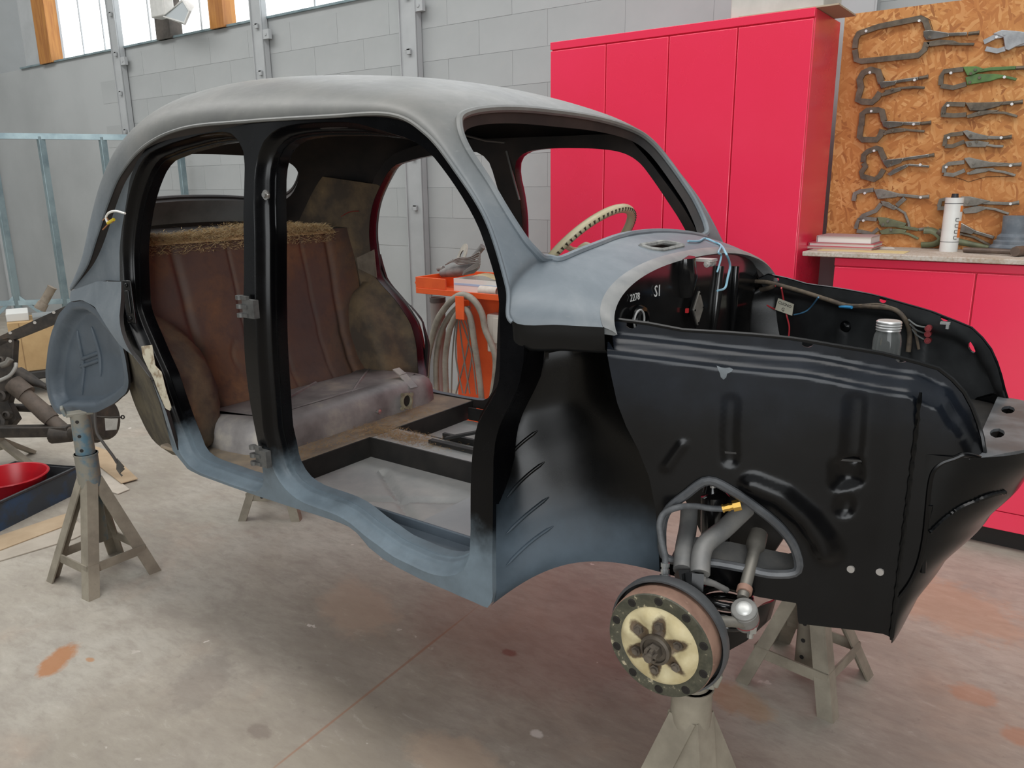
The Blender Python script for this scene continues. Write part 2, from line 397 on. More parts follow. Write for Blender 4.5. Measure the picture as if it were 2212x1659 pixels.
# grooves between wall blocks: recessed joints are thin dark shadow strips where mortar is missing; blocks as separate proud faces
BH = 0.205; BL = 0.52
blk = {}
def block_mesh(w):
    k = round(w, 3)
    if k not in blk:
        mb = MB(); mb.box((0, 0, 0), (w, 0.012, BH - 0.0022)); o = mb.build('block', M['wall'], origin=(0, 0, 0), bevel=0)
        blk[k] = o.data; bpy.data.objects.remove(o)
    return blk[k]
nblk = 0
r_ = random.Random(3)
for row in range(int(zb / BH)):
    z = (row + 0.5) * BH
    x = -7.46 - (BL / 2 if row % 2 else 0)
    while x < 0.6:
        c = Vector((x, WY, z)); d = c - CAM; dep = d.dot(FW); px = IW / 2 + FPX * d.dot(IX) / dep; py = IH / 2 + FPX * d.dot(IY) / dep
        # keep to the stretch of wall the photo shows uncovered
        vis = True
        if vis and px > -60 and px < 2280 and py > -60 and nblk < 296 and z > 1.0:
            o = bpy.data.objects.new('block', block_mesh(BL - 0.003)); link(o, wo); o.location = (x, 0.0045 - r_.random() * 0.0008, z); nblk += 1
        x += BL
# steel posts standing against the back wall
def post(px, py, w, d, top, name='wall_post', y=None, mat=None):
    p = atY(px, py, WY - 0.02); mb = MB(); x = p.x
    mb.box((x, WY - d / 2 - 0.012, top / 2), (w, d, top))
    for s in (-1, 1): mb.box((x + s * (w / 2 - 0.004), WY - d - 0.016, top / 2), (0.008, 0.012, top))
    return mb, x
for n, (px, py, w, top, pre) in enumerate(((900, 300, 0.15, 5.2, 1), (570, 120, 0.13, 5.2, 1), (262, 130, 0.13, 5.2, 1), (1840, 30, 0.24, 5.2, 0))):
    mb, x = post(px, py, w, 0.05, top)
    o = mb.build('trim_%d' % (n + 1), M['white_steel'], origin=(x, WY, 0)); struct(o)
    if pre:
        for k, z in enumerate([1.30 + 0.34 * i for i in range(6)]):
            bb = MB(); bb.box((x + 0.012, WY - 0.075, z), (0.03, 0.014, 0.035)); bb.box((x + 0.0, WY - 0.078, z + 0.012), (0.05, 0.008, 0.008)); bb.build('bracket', M['white_steel'], o)
        bb = MB(); bb.box((x + 0.10, WY - 0.05, zb - 0.12), (0.07, 0.03, 0.07)); bb.cyl((x + 0.10, WY - 0.07, zb - 0.12), (x + 0.10, WY - 0.064, zb - 0.12), 0.012, 8); bb.build('fixing_plate', M['white_steel'], o)
# window strip above the wall
x0 = atY(47, 150, WY).x; x1 = atY(760, 0, WY).x + 3.5
xs = sorted([x0 + 0.0, atY(262, 130, WY).x, atY(362, 75, WY).x, atY(478, 55, WY).x, atY(570, 30, WY).x, x1])
wn = 1
edges_ = [atY(122, 130, WY).x] + xs[1:]
for a, b in zip(edges_, edges_[1:]):
    wpane = MB().box(((a + b) / 2, WY + 0.10, zb + 0.9), (b - a - 0.012, 0.02, 1.8)).build('window_%d' % wn, M['daylight_pane'], origin=((a + b) / 2, WY + 0.1, zb)); struct(wpane); wn += 1
    nr = max(1, int((b - a) / 0.55))
    for k in range(1, nr + 1):
        xx = a + (b - a) * k / (nr + 1)
        MB().box((xx, WY + 0.085, zb + 0.9), (0.012, 0.012, 1.8)).build('rib', M['white_steel'], wpane)
MB_ = MB().box(((x0 + x1) / 2, WY + 0.03, zb + 0.008), (x1 - x0, 0.10, 0.016)).build('trim_9', M['galv'], origin=((x0 + x1) / 2, WY, zb)); struct(MB_)
a = atY(47, 150, WY).x; b = atY(100, 140, WY).x
struct(MB().box(((a + b) / 2, WY + 0.08, zb + 0.9), (b - a, 0.05, 1.8)).build('trim_10', M['white_steel'], origin=(a, WY, zb)))
for n, (px, py, w, mt) in enumerate(((108, 140, 0.26, 'wood'), (478, 60, 0.19, 'wood'), (362, 80, 0.22, 'oldwood'))):
    x = atY(px, py, WY).x
    struct(MB().box((x, WY + 0.02, zb + 0.9), (w, 0.12, 1.8)).build('trim_%d' % (11 + n), M[mt], origin=(x, WY, zb)))
# pipe and corner post on the end wall
x = WX + 0.05
struct(MB().cyl((x + 0.02, 2.35, 0), (x + 0.02, 2.35, 2.9), 0.03, 10).box((x + 0.02, 2.35, 3.0), (0.10, 0.16, 0.16)).build('trim_20', M['white_steel'], origin=(x, 2.35, 0)))
# ================================================================== the car shell
car = empty('car_body_shell', CARO, 'stripped grey and black saloon car body shell without doors, raised on axle stands', 'car')
# --- outer skin: lofted stations, gutter point G (x, half width, z) and centre point C (x, z), roundness n
ST = [  # G.x   G.y    G.z    C.x    C.z    n
 (-0.722, 0.490, 1.185, -0.770, 1.292, 2.3),
 (-0.790, 0.535, 1.190, -0.830, 1.315, 2.2),
 (-0.873, 0.572, 1.194, -0.905, 1.332, 2.2),
 (-0.895, 0.556, 1.260, -0.912, 1.347, 2.3),
 (-0.960, 0.533, 1.382, -0.972, 1.430, 2.5),
 (-1.040, 0.528, 1.479, -1.048, 1.527, 2.6),
 (-1.115, 0.530, 1.553, -1.125, 1.615, 2.5),
 (-1.210, 0.533, 1.594, -1.225, 1.672, 2.3),
 (-1.400, 0.541, 1.600, -1.400, 1.718, 2.2),
 (-1.680, 0.546, 1.604, -1.700, 1.752, 2.2),
 (-1.950, 0.538, 1.602, -2.000, 1.765, 2.2),
 (-2.158, 0.528, 1.567, -2.280, 1.742, 2.2),
 (-2.320, 0.520, 1.497, -2.520, 1.665, 2.2),
 (-2.425, 0.515, 1.415, -2.680, 1.555, 2.2),
 (-2.540, 0.508, 1.305, -2.790, 1.420, 2.2),
 (-2.665, 0.492, 1.205, -2.900, 1.260, 2.2),
 (-2.845, 0.470, 1.112, -3.000, 1.130, 2.2),
]
NS = len(ST)
def st(u):
    u = max(0, min(NS - 1, u)); i = min(int(u), NS - 2); f = u - i
    g = lambda j: ST[max(0, min(NS - 1, j))]
    a, b, c, d = g(i - 1), g(i), g(i + 1), g(i + 2)
    return [0.5 * (2 * b[k] + (c[k] - a[k]) * f + (2 * a[k] - 5 * b[k] + 4 * c[k] - d[k]) * f * f + (3 * b[k] - a[k] - 3 * c[k] + d[k]) * f ** 3) for k in range(6)]
def skin(u, th):
    gx, gy, gz, cx_, cz, n = st(u); c, s = math.cos(th), math.sin(th)
    y = -gy * math.copysign(abs(c) ** (2 / n), c); m = max(0, s) ** (2 / n)
    return Vector((gx + (cx_ - gx) * m, y, gz + (cz - gz) * m))
NU, NT = 320, 160
gv = [skin((NS - 1) * i / NU, PI * j / NT) for i in range(NU + 1) for j in range(NT + 1)]
gf = [(i * (NT + 1) + j, i * (NT + 1) + j + 1, (i + 1) * (NT + 1) + j + 1, (i + 1) * (NT + 1) + j) for i in range(NU) for j in range(NT)]
skin_bvh = BVHTree.FromPolygons(gv, gf)
def cast(px, py, refine=True):
    # pixel -> (u, theta) on the skin
    d = ray(px, py).normalized(); loc, nrm, idx, dist = skin_bvh.ray_cast(CAM, d)
    if loc is None: return None
    i, j = divmod(idx, NT); f = gf[idx]; best = None
    for a in range(6):
        for b in range(6):
            u = (NS - 1) * (i + a / 5) / NU; t = PI * (j + b / 5) / NT; e = (skin(u, t) - loc).length
            if best is None or e < best[0]: best = (e, u, t)
    return best[1], best[2]
KU, KT = 0.16, 1.0
WS_PX = [(1206, 562), (1186, 559), (1156, 544), (1129, 513), (1088, 449), (1054, 392), (1014, 331), (996, 294), (991, 267), (996, 252), (1021, 241), (1071, 235), (1139, 236), (1206, 245)]
WS_PX = [(1385, 504), (1345, 510), (1292, 528), (1239, 549)] + WS_PX
half = []
for p in WS_PX:
    c = cast(*p)
    if c and c[1] < PI / 2 - 0.03: half.append(c)
def smooth_loop(h2, n=140):
    lp = [Vector((u * KU, t * KT)) for u, t in h2]; lp += [Vector((p.x, PI * KT - p.y)) for p in reversed(lp)]
    return spline([Vector((p.x, p.y, 0)) for p in lp], n, True)
ws_loop = [Vector((p.x, p.y)) for p in smooth_loop(half)]
RWU0, RWU1 = 12.62, 14.02
rw_half = [(RWU0, 1.45), (RWU0, 1.12), (RWU0 + 0.06, 0.93), (RWU0 + 0.35, 0.79), ((RWU0 + RWU1) / 2 + 0.1, 0.75), (RWU1 - 0.28, 0.79), (RWU1 - 0.03, 0.93), (RWU1, 1.12), (RWU1, 1.45)]
rw_loop = [Vector((p.x, p.y)) for p in smooth_loop(rw_half)]
# cowl vent (diamond shaped hole in the middle of the scuttle)
VENT_PX = [(1384, 531), (1410, 527), (1430, 523), (1455, 526), (1476, 531), (1450, 537), (1430, 541), (1405, 538)]
vl = [cast(*p) for p in VENT_PX]; vent_loop = [Vector((u * KU, t * KT)) for u, t in vl]
vs_, fs = panel([(0, 0), ((NS - 1) * KU, 0), ((NS - 1) * KU, PI * KT), (0, PI * KT)], [ws_loop, rw_loop, vent_loop], 0.03, lambda a, b: skin(a / KU, b / KT))
mb = solid(vs_, fs, 0.035, (0, 1, 1), toward=lambda p: Vector((max(-2.4, min(-1.2, p.x)), 0, 1.10)), radial=True)
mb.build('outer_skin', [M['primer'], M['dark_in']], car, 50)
def loop_tube(loop, r, name, mat, out=0.0, n=8):
    pts = [skin(p.x / KU, p.y / KT) for p in loop]
    return MB().tube(pts, r, n, closed=True).build(name, mat, car)
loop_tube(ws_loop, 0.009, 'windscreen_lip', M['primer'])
loop_tube(rw_loop, 0.009, 'rear_window_lip', M['dark_in'])
def rsill(t, p):
    q = skin(RWU1 + 0.16 + 0.50 * t, 0.80 + (PI - 1.60) * p); return q + V(0.052 + 0.02 * t, 0, 0.012)
MB().grid(rsill, 4, 30).build('rear_window_sill', paint('lit_grey_rail', (140, 142, 142), (118, 120, 120), 0.45, scale=10), car, 60)  # grey set lighter so the rail looks lit inside the dim cabin
vb = MB(); cpts = [skin(p.x / KU, p.y / KT) for p in resample(vent_loop, 0.012, True)]
vb.tube(cpts, 0.006, 6, closed=True).build('vent_rim', paint('crusty_sealant', (150, 150, 146), (110, 110, 108), 0.8, scale=40), car)
# gutter bead along the lower edge of the roof skin
for s, nm in ((1, 'gutter'), (-1, 'gutter')):
    pts = [skin(2 + (NS - 3) * i / 220, 0) for i in range(221)]
    pts = [V(p.x, s * (p.y - 0.004), p.z) for p in pts]
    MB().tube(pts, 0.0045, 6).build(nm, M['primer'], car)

# --- side frames
XS = [-3.1, -2.6, -2.3, -2.15, -1.9, -1.65, -1.4, -1.15, -1.0, -0.85]
ZR = [0.62, 0.85, 1.10, 1.28, 1.40, 1.56]
IR = [[.43, .455, .495, .503, .508, .510, .515, .548, .574, .582], [.43, .470, .532, .538, .540, .540, .540, .545, .552, .556], [.43, .465, .514, .530, .550, .553, .545, .535, .528, .524],
      [.42, .455, .497, .515, .540, .543, .530, .510, .495, .472], [.41, .450, .484, .500, .525, .531, .515, .485, .465, .450], [.40, .445, .476, .478, .480, .500, .495, .475, .455, .450]]
INS = 0.045
def lerp1(x, xs, ys_):
    if x <= xs[0]: return ys_[0]
    if x >= xs[-1]: return ys_[-1]
    for i in range(len(xs) - 1):
        if x <= xs[i + 1]: return ys_[i] + (ys_[i + 1] - ys_[i]) * (x - xs[i]) / (xs[i + 1] - xs[i])
def cub(x, xs, ys_):
    # smooth monotone-ish cubic through the table
    n = len(xs)
    if x <= xs[0]: return ys_[0]
    if x >= xs[-1]: return ys_[-1]
    i = max(k for k in range(n - 1) if xs[k] <= x); h = xs[i + 1] - xs[i]; t = (x - xs[i]) / h
    sl = lambda k: (ys_[min(n - 1, k + 1)] - ys_[max(0, k - 1)]) / (xs[min(n - 1, k + 1)] - xs[max(0, k - 1)])
    m0, m1 = sl(i) * h, sl(i + 1) * h
    return (2 * t ** 3 - 3 * t * t + 1) * ys_[i] + (t ** 3 - 2 * t * t + t) * m0 + (-2 * t ** 3 + 3 * t * t) * ys_[i + 1] + (t ** 3 - t * t) * m1
def ys(x, z):
    a = [cub(x, XS, r) for r in IR]
    return cub(max(0.4, z), [0.40] + ZR + [1.8], [a[0] - 0.02] + a + [a[-1]]) + INS
def onside(px, py, inset=0.0):
    y = 0.53
    for _ in range(40):
        p = atY(px, py, -y); y = 0.6 * y + 0.4 * (ys(p.x, p.z) - inset)
    return Vector((p.x, p.z))
FD_PX = [(598,509),(599,682),(602,769),(608,856),(615,943),(626,975),(628,995),(640,1023),(659,1042),(685,1058),(715,1067),(748,1079),(777,1092),(811,1121),(875,1166),(938,1194),(970,1203),(998,1202),(1018,1193),(1025,1169),(1025,1033),(1027,979),(1030,950),(1038,900),(1061,856),(1090,807),(1097,740),(1100,683),(1097,625),(1081,567),(1058,500),(1031,446),(994,388),(950,334),(933,321),(903,306),(862,297),(801,292),(740,291),(692,293),(641,300),(618,317),(601,341),(597,385),(597,439)]
RD_PX = [(549,338),(540,317),(527,304),(473,309),(405,327),(354,348),(338,371),(321,415),(311,456),(303,506),(301,560),(302,587),(307,671),(321,703),(339,746),(365,804),(385,862),(405,920),(420,955),(431,984),(460,999),(492,1010),(540,1027),(578,1036),(589,1030),(586,1000),(574,930),(567,900),(556,830),(549,760),(547,703),(548,600),(548,500),(550,405)]
fd_in = [onside(px, py, INS) for px, py in FD_PX]; rd_in = [onside(px, py, INS) for px, py in RD_PX]
def sm2(poly, n): return [Vector((p.x, p.y)) for p in spline([V(p[0], p[1], 0) for p in resample(poly, 0.05, True)], n, True)]
fd_in = sm2(fd_in, 110); rd_in = sm2(rd_in, 90)
_a, _b = offset2(fd_in, 0.026), offset2(fd_in, 0.009); fd_out = [b_.lerp(a_, max(sstep(1.24, 1.08, i_.y), sstep(-1.20, -1.36, i_.x)) if False else max(1 - sstep(1.02, 1.20, i_.y), 1 - sstep(-1.36, -1.20, i_.x))) for a_, b_, i_ in zip(_a, _b, fd_in)]; rd_out = offset2(rd_in, 0.022)
gut = [st(2 + (NS - 3) * i / 60) for i in range(61)]; gut2 = [Vector((g[0], g[2])) for g in gut]
fr_px = [(1111,700),(1133,727),(1131,780),(1122,830),(1105,868),(1088,900),(1077,926),(1070,953),(1066,993),(1065,1059),(1064,1165),(1065,1298),(1052,1314)]
bt_px = [(1020,1299),(970,1277),(906,1250),(859,1226),(827,1207),(796,1182),(773,1153),(751,1136),(701,1118),(653,1103),(558,1072),(495,1050),(432,1027),(406,1014),(388,992),(373,974)]
rr_px = [(359,920),(347,876),(327,820),(305,785),(285,752),(270,715),(263,685),(259,610),(258,543),(262,500),(280,388),(294,351),(317,318)]
fr = [onside(*p) for p in fr_px]; bt = [onside(*p) for p in bt_px]; rr = [onside(*p) for p in rr_px]
gtop = [g + Vector((-0.80, -0.60)) * (0.016 * sstep(1.60, 1.54, g.y) if False else 0.016 * (1 - sstep(1.54, 1.60, g.y)) * sstep(-1.3, -1.15, g.x)) for g in gut2 if g.x > rr[-1].x + 0.03 and g.y > 1.215]      # from windscreen base to above the rear door
side_outline = gtop + [Vector((rr[-1].x, rr[-1].y))] + rr[::-1][1:] + bt[::-1] + fr[::-1]
S3 = lambda ins: (lambda x, z: Vector((x, -(ys(x, z) - ins), z)))
def side_parts(mir):
    f = (lambda m: m.mirror()) if mir else (lambda m: m)
    mb = MB(); v1, f1 = panel(side_outline, [fd_out, rd_out], 0.018, S3(0.0)); mb.add(v1, f1)
    for out, inn, mx in ((fd_out, fd_in, 0.030), (rd_out, rd_in, 0.026)):
        prof = [(1.0, 0.0), (0.95, 0.0015), (0.86, 0.006), (0.72, 0.015), (0.56, 0.0225), (0.40, 0.027), (0.26, 0.029), (0.20, 0.033), (0.17, 0.041), (0.10, 0.0455), (0.0, 0.046), (-0.04, 0.052), (-0.04, 0.075)]
        RG = []
        for k_, dp in prof:
            lp = [i_ + (o_ - i_) * k_ for i_, o_ in zip(inn, out)]; RG.append([S3(dp)(*q_) for q_ in lp])
        mb.rings(RG)
    # outer rim of the frame
    so = resample(side_outline, 0.03, True); mb.rings([[S3(0)(*p) for p in so], [S3(0.075)(*p) for p in so]])
    f(mb).build('side_frame', M['jamb'], car, 55, fix=False)
    mi = MB(); v2, f2 = panel(side_outline, [fd_in, rd_in], 0.035, S3(0.075)); mi.add(v2, [q[::-1] for q in f2])
    f(mi).build('inner_side_panel', M['dark_in'], car, 45, fix=False)
side_parts(False); side_parts(True)
# --- rear quarter and fender stub
def quarter(mir):
    f = (lambda m: m.mirror()) if mir else (lambda m: m)
    gq = [g for g in gut2 if g.x <= rr[-1].x + 0.03]
    low = [onside(*p, 0.0) for p in ((178, 622), (215, 607), (259, 609))]
    jam = [onside(*p, 0.0) for p in ((258, 543), (262, 500), (280, 388), (294, 351), (317, 318))]
    out = gq + low + jam
    v1, f1 = panel(out, [], 0.03, lambda x, z: Vector((x, -(ys(x, z) - 0.018), z)))
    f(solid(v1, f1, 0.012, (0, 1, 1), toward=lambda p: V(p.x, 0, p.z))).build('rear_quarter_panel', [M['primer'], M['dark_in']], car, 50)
    lip = [onside(*p, -0.02) for p in ((373, 976), (347, 888), (318, 815), (289, 768), (263, 747), (252, 731), (231, 700), (203, 662), (174, 648), (150, 652))]
    jam2 = [onside(*p, 0.0) for p in ((160, 628), (178, 621), (215, 607), (266, 608), (272, 685), (280, 715), (294, 752), (314, 785), (335, 820), (352, 876), (364, 920))]
    def fend(x, z):
        k = math.exp(-((z - 1.02) / 0.10) ** 2) * 0.022
        return Vector((x, -(ys(x, z) + k + 0.004), z))
    v1, f1 = panel(lip + jam2, [], 0.025, fend)
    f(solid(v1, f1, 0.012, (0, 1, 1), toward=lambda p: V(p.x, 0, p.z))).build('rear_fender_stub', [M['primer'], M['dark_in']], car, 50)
quarter(False); quarter(True)
# --- oval wheelhouse plate with pressed H
TUB_PX = [(127,679),(113,712),(104,746),(98,804),(101,847),(110,876),(124,896),(145,890),(174,892),(208,891),(246,872),(279,842),(275,800),(268,760),(255,723),(231,698),(203,662),(174,648),(150,652)]
TY = -0.47
tub2 = sm2([Vector((p.x, p.z)) for p in (atY(px, py, TY) for px, py in TUB_PX)], 80)
tc = Vector((sum(p.x for p in tub2) / 80, sum(p.y for p in tub2) / 80))
RIB = [((178,712),(188,850)), ((206,705),(222,812)), ((180,775),(212,762)), ((176,792),(214,778))]
rib2 = [tuple(Vector((q.x, q.z)) for q in (atY(*a, TY + 0.062), atY(*b, TY + 0.062))) for a, b in RIB]
def segd(p, a, b):
    t = max(0, min(1, (p - a).dot(b - a) / (b - a).length_squared)); return (p - a - (b - a) * t).length
def edged(p, poly): return min(segd(p, poly[i - 1], poly[i]) for i in range(0, len(poly), 1))
def tubz(x, z):
    p = Vector((x, z)); e = edged(p, tub2)
    dep = 0.045 * sstep(0.026, 0.050, e) + 0.02 * sstep(0.05, 0.2, e)
    return Vector((x, TY + dep, z))
M['tub'] = paint('blue_grey_primer', (78, 88, 97), (92, 102, 111), 0.5, scale=5)
v1, f1 = panel(tub2, [], 0.0085, tubz)
for mir in (0, 1):
    mb = solid(v1, f1, 0.008, (0, 1, 1), toward=lambda p: V(p.x, 0, p.z))
    (mb.mirror() if mir else mb).build('wheelhouse_plate', [M['tub'], M['dark_in']], car, 60)
for mir in (0, 1):
    for a, b in rib2:
        pts = [tubz(*a.lerp(b, k / 10)) + V(0, -0.001, 0) for k in range(11)]; t = MB().tube(pts, [0.003] + [0.0085] * 9 + [0.003], 10); (t.mirror() if mir else t).build('pressed_rib', M['tub'], car, 70)
# dirty inner wheelhouse front seen inside the arch
def whf(mir):
    e1 = [onside(*p, 0.012) for p in ((263,735),(289,757),(318,805),(347,870),(362,930),(378,980))]
    e2 = [onside(*p, 0.10) for p in ((264,752),(270,795),(280,842),(300,895),(330,950),(372,982))]
    A = spline([V(p.x, -(ys(p.x, p.y) - 0.012), p.y) for p in e1], 24); B = spline([V(p.x, -(ys(p.x, p.y) - 0.10), p.y) for p in e2], 24)
    mb = MB(); mb.rings([[A[i].lerp(B[i], k / 6) + V(0.03 * math.sin(PI * k / 6), 0, 0) for i in range(25)] for k in range(7)], closed=False)
    (mb.mirror() if mir else mb).build('wheelhouse_front', paint('muddy_underseal', (92, 84, 66), (58, 52, 42), 0.85, scale=9, bmp=0.4), car, 60)
whf(0); whf(1)
# cream filler patch on the rear jamb
fl = MB(); fp_ = [onside(*p, -0.003) for p in ((305,748),(326,745),(333,790),(347,805),(358,850),(368,880),(366,888),(350,876),(336,840),(322,800),(308,770))]
v1, f1 = panel(fp_, [], 0.012, lambda x, z: V(x, -(ys(x, z) + 0.003), z)); fl = solid(v1, f1, 0.004, (0, 0, 0), toward=lambda p: V(p.x, 0, p.z))
o = fl.build('filler_patch', paint('cream_filler', (200, 192, 170), (150, 132, 108), 0.8, scale=34, lo=0.5, hi=0.62), car); o['label'] = 'cream body filler patch'

M['wing'] = two_tone('black_wing_with_blue_grey_overspray', (18, 22, 28), (5, 5, 6), 0.97, 1.10, 0.06, 0.20, 0.24)
M['bay_in'] = paint('grubby_black_inner', (26, 27, 28), (50, 52, 53), 0.45, scale=6, lo=0.4, hi=0.7, c3=(84, 84, 80))
# --- front compartment walls
PLAN = [(-0.775, .508), (-0.70, .482), (-0.60, .447), (-0.50, .410), (-0.40, .370), (-0.30, .328), (-0.235, .298), (-0.19, .280), (-0.14, .262), (-0.09, .242), (-0.05, .226)]
def bw(x): return interp(-x, [-p[0] for p in PLAN][::-1], [p[1] for p in PLAN][::-1])
def bw(x):
    P = PLAN
    if x <= P[0][0]: return P[0][1] - (x - P[0][0]) * 0.35
    for a, b in zip(P, P[1:]):
        if x <= b[0]: t = (x - a[0]) / (b[0] - a[0]); return a[1] + (b[1] - a[1]) * t
    return P[-1][1]
def flange(x): return interp(x, [-0.75, -0.38, -0.24, -0.10], [0.03, 0.026, 0.024, 0.010])
PRESS = []
def bay(x, z):
    top = ridge(x); y = bw(x)
    y -= 0.040 * sstep(top - 0.016, top + 0.018, z)
    if z < top - 0.03:
        p_ = Vector((x, z))
        for (pl_, w0, w1, am) in PRESS:
            dd = min(segd(p_, pl_[i], pl_[i + 1]) for i in range(len(pl_) - 1))
            if dd < w1: y += am * (1 - sstep(w0, w1, dd))
    return Vector((x, -y, z))
def ridge(x): return interp(x, [-0.75, -0.4, -0.22, -0.17, -0.14, -0.11, -0.06], [1.150, 1.125, 1.096, 1.075, 1.035, 0.985, 0.94])
def onbay(px, py):
    y = 0.4
    for _ in range(25):
        p = atY(px, py, -y); y = y * 0.4 + (-bay(p.x, p.z).y) * 0.6
    return Vector((p.x, p.z))
top_px = [(1300,704),(1330,690),(1400,699),(1480,714),(1560,718),(1640,724),(1720,732),(1800,746),(1900,762),(1990,785),(2030,797),(2060,822),(2085,850),(2105,890),(2118,930),(2128,985)]
frt_px = [(2085,975),(2040,1000),(2010,1020)]
bot_px = [(1926,1362),(1911,1370),(1820,1358),(1724,1347),(1721,1303),(1640,1290),(1560,1268),(1425,1237),(1380,1230)]
bt2 = [onbay(*p) for p in top_px]
cut_px = [(1432,1150),(1434,1110),(1470,1080),(1505,1047),(1530,1037),(1555,1041),(1600,1070),(1650,1105),(1690,1140),(1715,1175),(1728,1205),(1729,1225),(1715,1240),(1690,1243),(1560,1215),(1470,1210),(1440,1215)]
cut2 = sm2([onbay(*p) for p in cut_px], 60)
sx = -0.198
CHEEK_PX = [(2118, 990), (2100, 984), (2082, 982), (2062, 990), (2034, 1000), (2016, 1018), (2008, 1050), (2003, 1100), (1997, 1160), (1985, 1215), (1966, 1258), (1942, 1290)]
REAR_PX = [(1306,712),(1312,760),(1320,810),(1333,870),(1352,920),(1378,970),(1402,1030),(1416,1100),(1422,1160),(1424,1238)]
side2 = [p for p in bt2] + [onbay(*p) for p in CHEEK_PX] + [V(sx + 0.004, 0.60, 0).xy] + [onbay(*p) for p in bot_px[1:-1]] + [onbay(*p) for p in REAR_PX[::-1][1:]]
hole_px = [(1364, 702), (1745, 742), (1948, 775)]
def ell(c, rx, rz, n=14): return [Vector((c.x + rx * math.cos(2 * PI * k / n), c.y + rz * math.sin(2 * PI * k / n))) for k in range(n)]
fl_holes = [ell(onbay(*p), 0.010, 0.0075) for p in hole_px]
tear = [atY(px, py, 0.255) for px, py in ((2101,734),(2108,745),(2112,758),(2105,764),(2096,760),(2093,750),(2096,738))]; tear = [Vector((p.x, p.z)) for p in tear]
for pts_, w0, w1, am in (([(1848, 868), (1842, 960), (1838, 985)], 0.008, 0.020, -0.007), ([(1578, 870), (1574, 940), (1576, 992)], 0.006, 0.018, -0.006), ([(1812, 1010), (1845, 1005), (1846, 1035), (1812, 1045), (1812, 1010)], 0.006, 0.017, -0.009), ([(1828, 1025), (1829, 1028)], 0.002, 0.022, -0.009),
        ([(1826, 1088), (1823, 1100)], 0.006, 0.019, -0.009), ([(1628, 1048), (1690, 1073), (1745, 1120), (1778, 1165), (1788, 1192)], 0.004, 0.030, 0.014), ([(1440, 1010), (1475, 960)], 0.002, 0.012, 0.004)):
    PRESS.append(([onbay(*q) for q in pts_], w0, w1, am))
def bay_wall(mir):
    v1, f1 = panel(side2, [cut2] + fl_holes + ([tear] if mir else []), 0.0078, bay)
    mb = solid(v1, f1, 0.004, (0, 1, 1), toward=lambda p: V(p.x, 0, p.z))
    (mb.mirror() if mir else mb).build('front_inner_wing', [M['wing'], M['bay_in']], car, 50)
    pts = [bay(*p) + V(0, -0.004, 0) for p in cut2]
    t = MB().tube(pts, 0.009, 8, closed=True); (t.mirror() if mir else t).build('wheel_cutout_flange', paint('highlight_grey_edge', (62, 64, 67), (84, 86, 88), 0.4, scale=20), car)  # black flange coloured grey in place of its reflected highlight
    cp_ = [bay(*onbay(*p)) + V(0, -0.001, 0) for p in CHEEK_PX]; t = MB().tube(spline(cp_, 40), 0.0045, 8); (t.mirror() if mir else t).build('cheek_edge', M['wing'], car)
    tp = [bay(*p) for p in resample(bt2, 0.03)]; t = MB().tube(tp, 0.004, 6); (t.mirror() if mir else t).build('wing_edge_bead', M['black'], car)
bay_wall(0); bay_wall(1)
# wheelhouse rear wall behind the front wheel (from the A-post to the inner wing)
rear2 = [onbay(*p) for p in REAR_PX]
def whrear(mir):
    A = resample([V(p.x, -(ys(p.x, p.y) - 0.012), p.y) for p in fr[1:]], 0.02); A = spline(A, 36)
    E = [p + V(0.012, 0.006, 0) for p in spline([bay(*p) for p in rear2], 36)]
    R = []
    for k in range(37):
        t = k / 36; a, e = A[k], E[k]; ch = e - a
        dep = interp(t, [0, .05, .10, .35, .55, .75, 1], [0.0, 0.01, 0.085, 0.10, 0.075, 0.05, 0.03]) 
        lift = interp(t, [0, .7, 1], [0, 0.0, 0.045])
        row = []
        for i in range(41):
            s_ = i / 40; w = (1 - abs(2 * s_ - 1) ** interp(t, [0.1, .4, .7, 1], [5, 4, 2.4, 2.0]))
            p = a + ch * s_ + V(-0.75, 0.55, 0).normalized() * (dep * w) + V(0, 0, lift * math.sin(PI * s_))
            row.append(p)
        R.append(row)
    mb = MB(); mb.rings(R, closed=False)
    (mb.mirror() if mir else mb).build('wheelhouse_rear_wall', M['wheelhouse'], car, 60)
    rb = MB()
    for (t0, s0, s1) in ((0.50, .12, .42), (0.62, .10, .42), (0.74, .08, .40), (0.86, .07, .40)):
        pts = []
        for i in range(9):
            s_ = s0 + (s1 - s0) * i / 8; kk = 36 * (t0 - 0.06 * i / 8); k = int(kk); w_ = kk - k; jj = 40 * s_; j = int(jj); g_ = jj - j; pa = R[k][j].lerp(R[k][j + 1], g_); pb = R[k + 1][j].lerp(R[k + 1][j + 1], g_); pts.append(pa.lerp(pb, w_) + V(0.001, -0.001, 0))
        rb.tube(pts, [0.001] + [0.0038] * 7 + [0.001], 8)
    (rb.mirror() if mir else rb).build('pressed_rib', M['wheelhouse'], car, 60)
whrear(0); whrear(1)
# scuttle side below the seam
for s in (1, -1):
    tp_ = [skin(2.15 - 2.15 * k / 20, 0) for k in range(21)]
    rws = [[V(p.x, s * (p.y + 0.004 + o_), p.z + dz) for p in tp_] for o_, dz in ((0, 0.004), (0.002, -0.012), (0.006, -0.045), (0.02, -0.055))]
    MB().rings(rws, closed=False).build('scuttle_side', M['black'], car, 50)
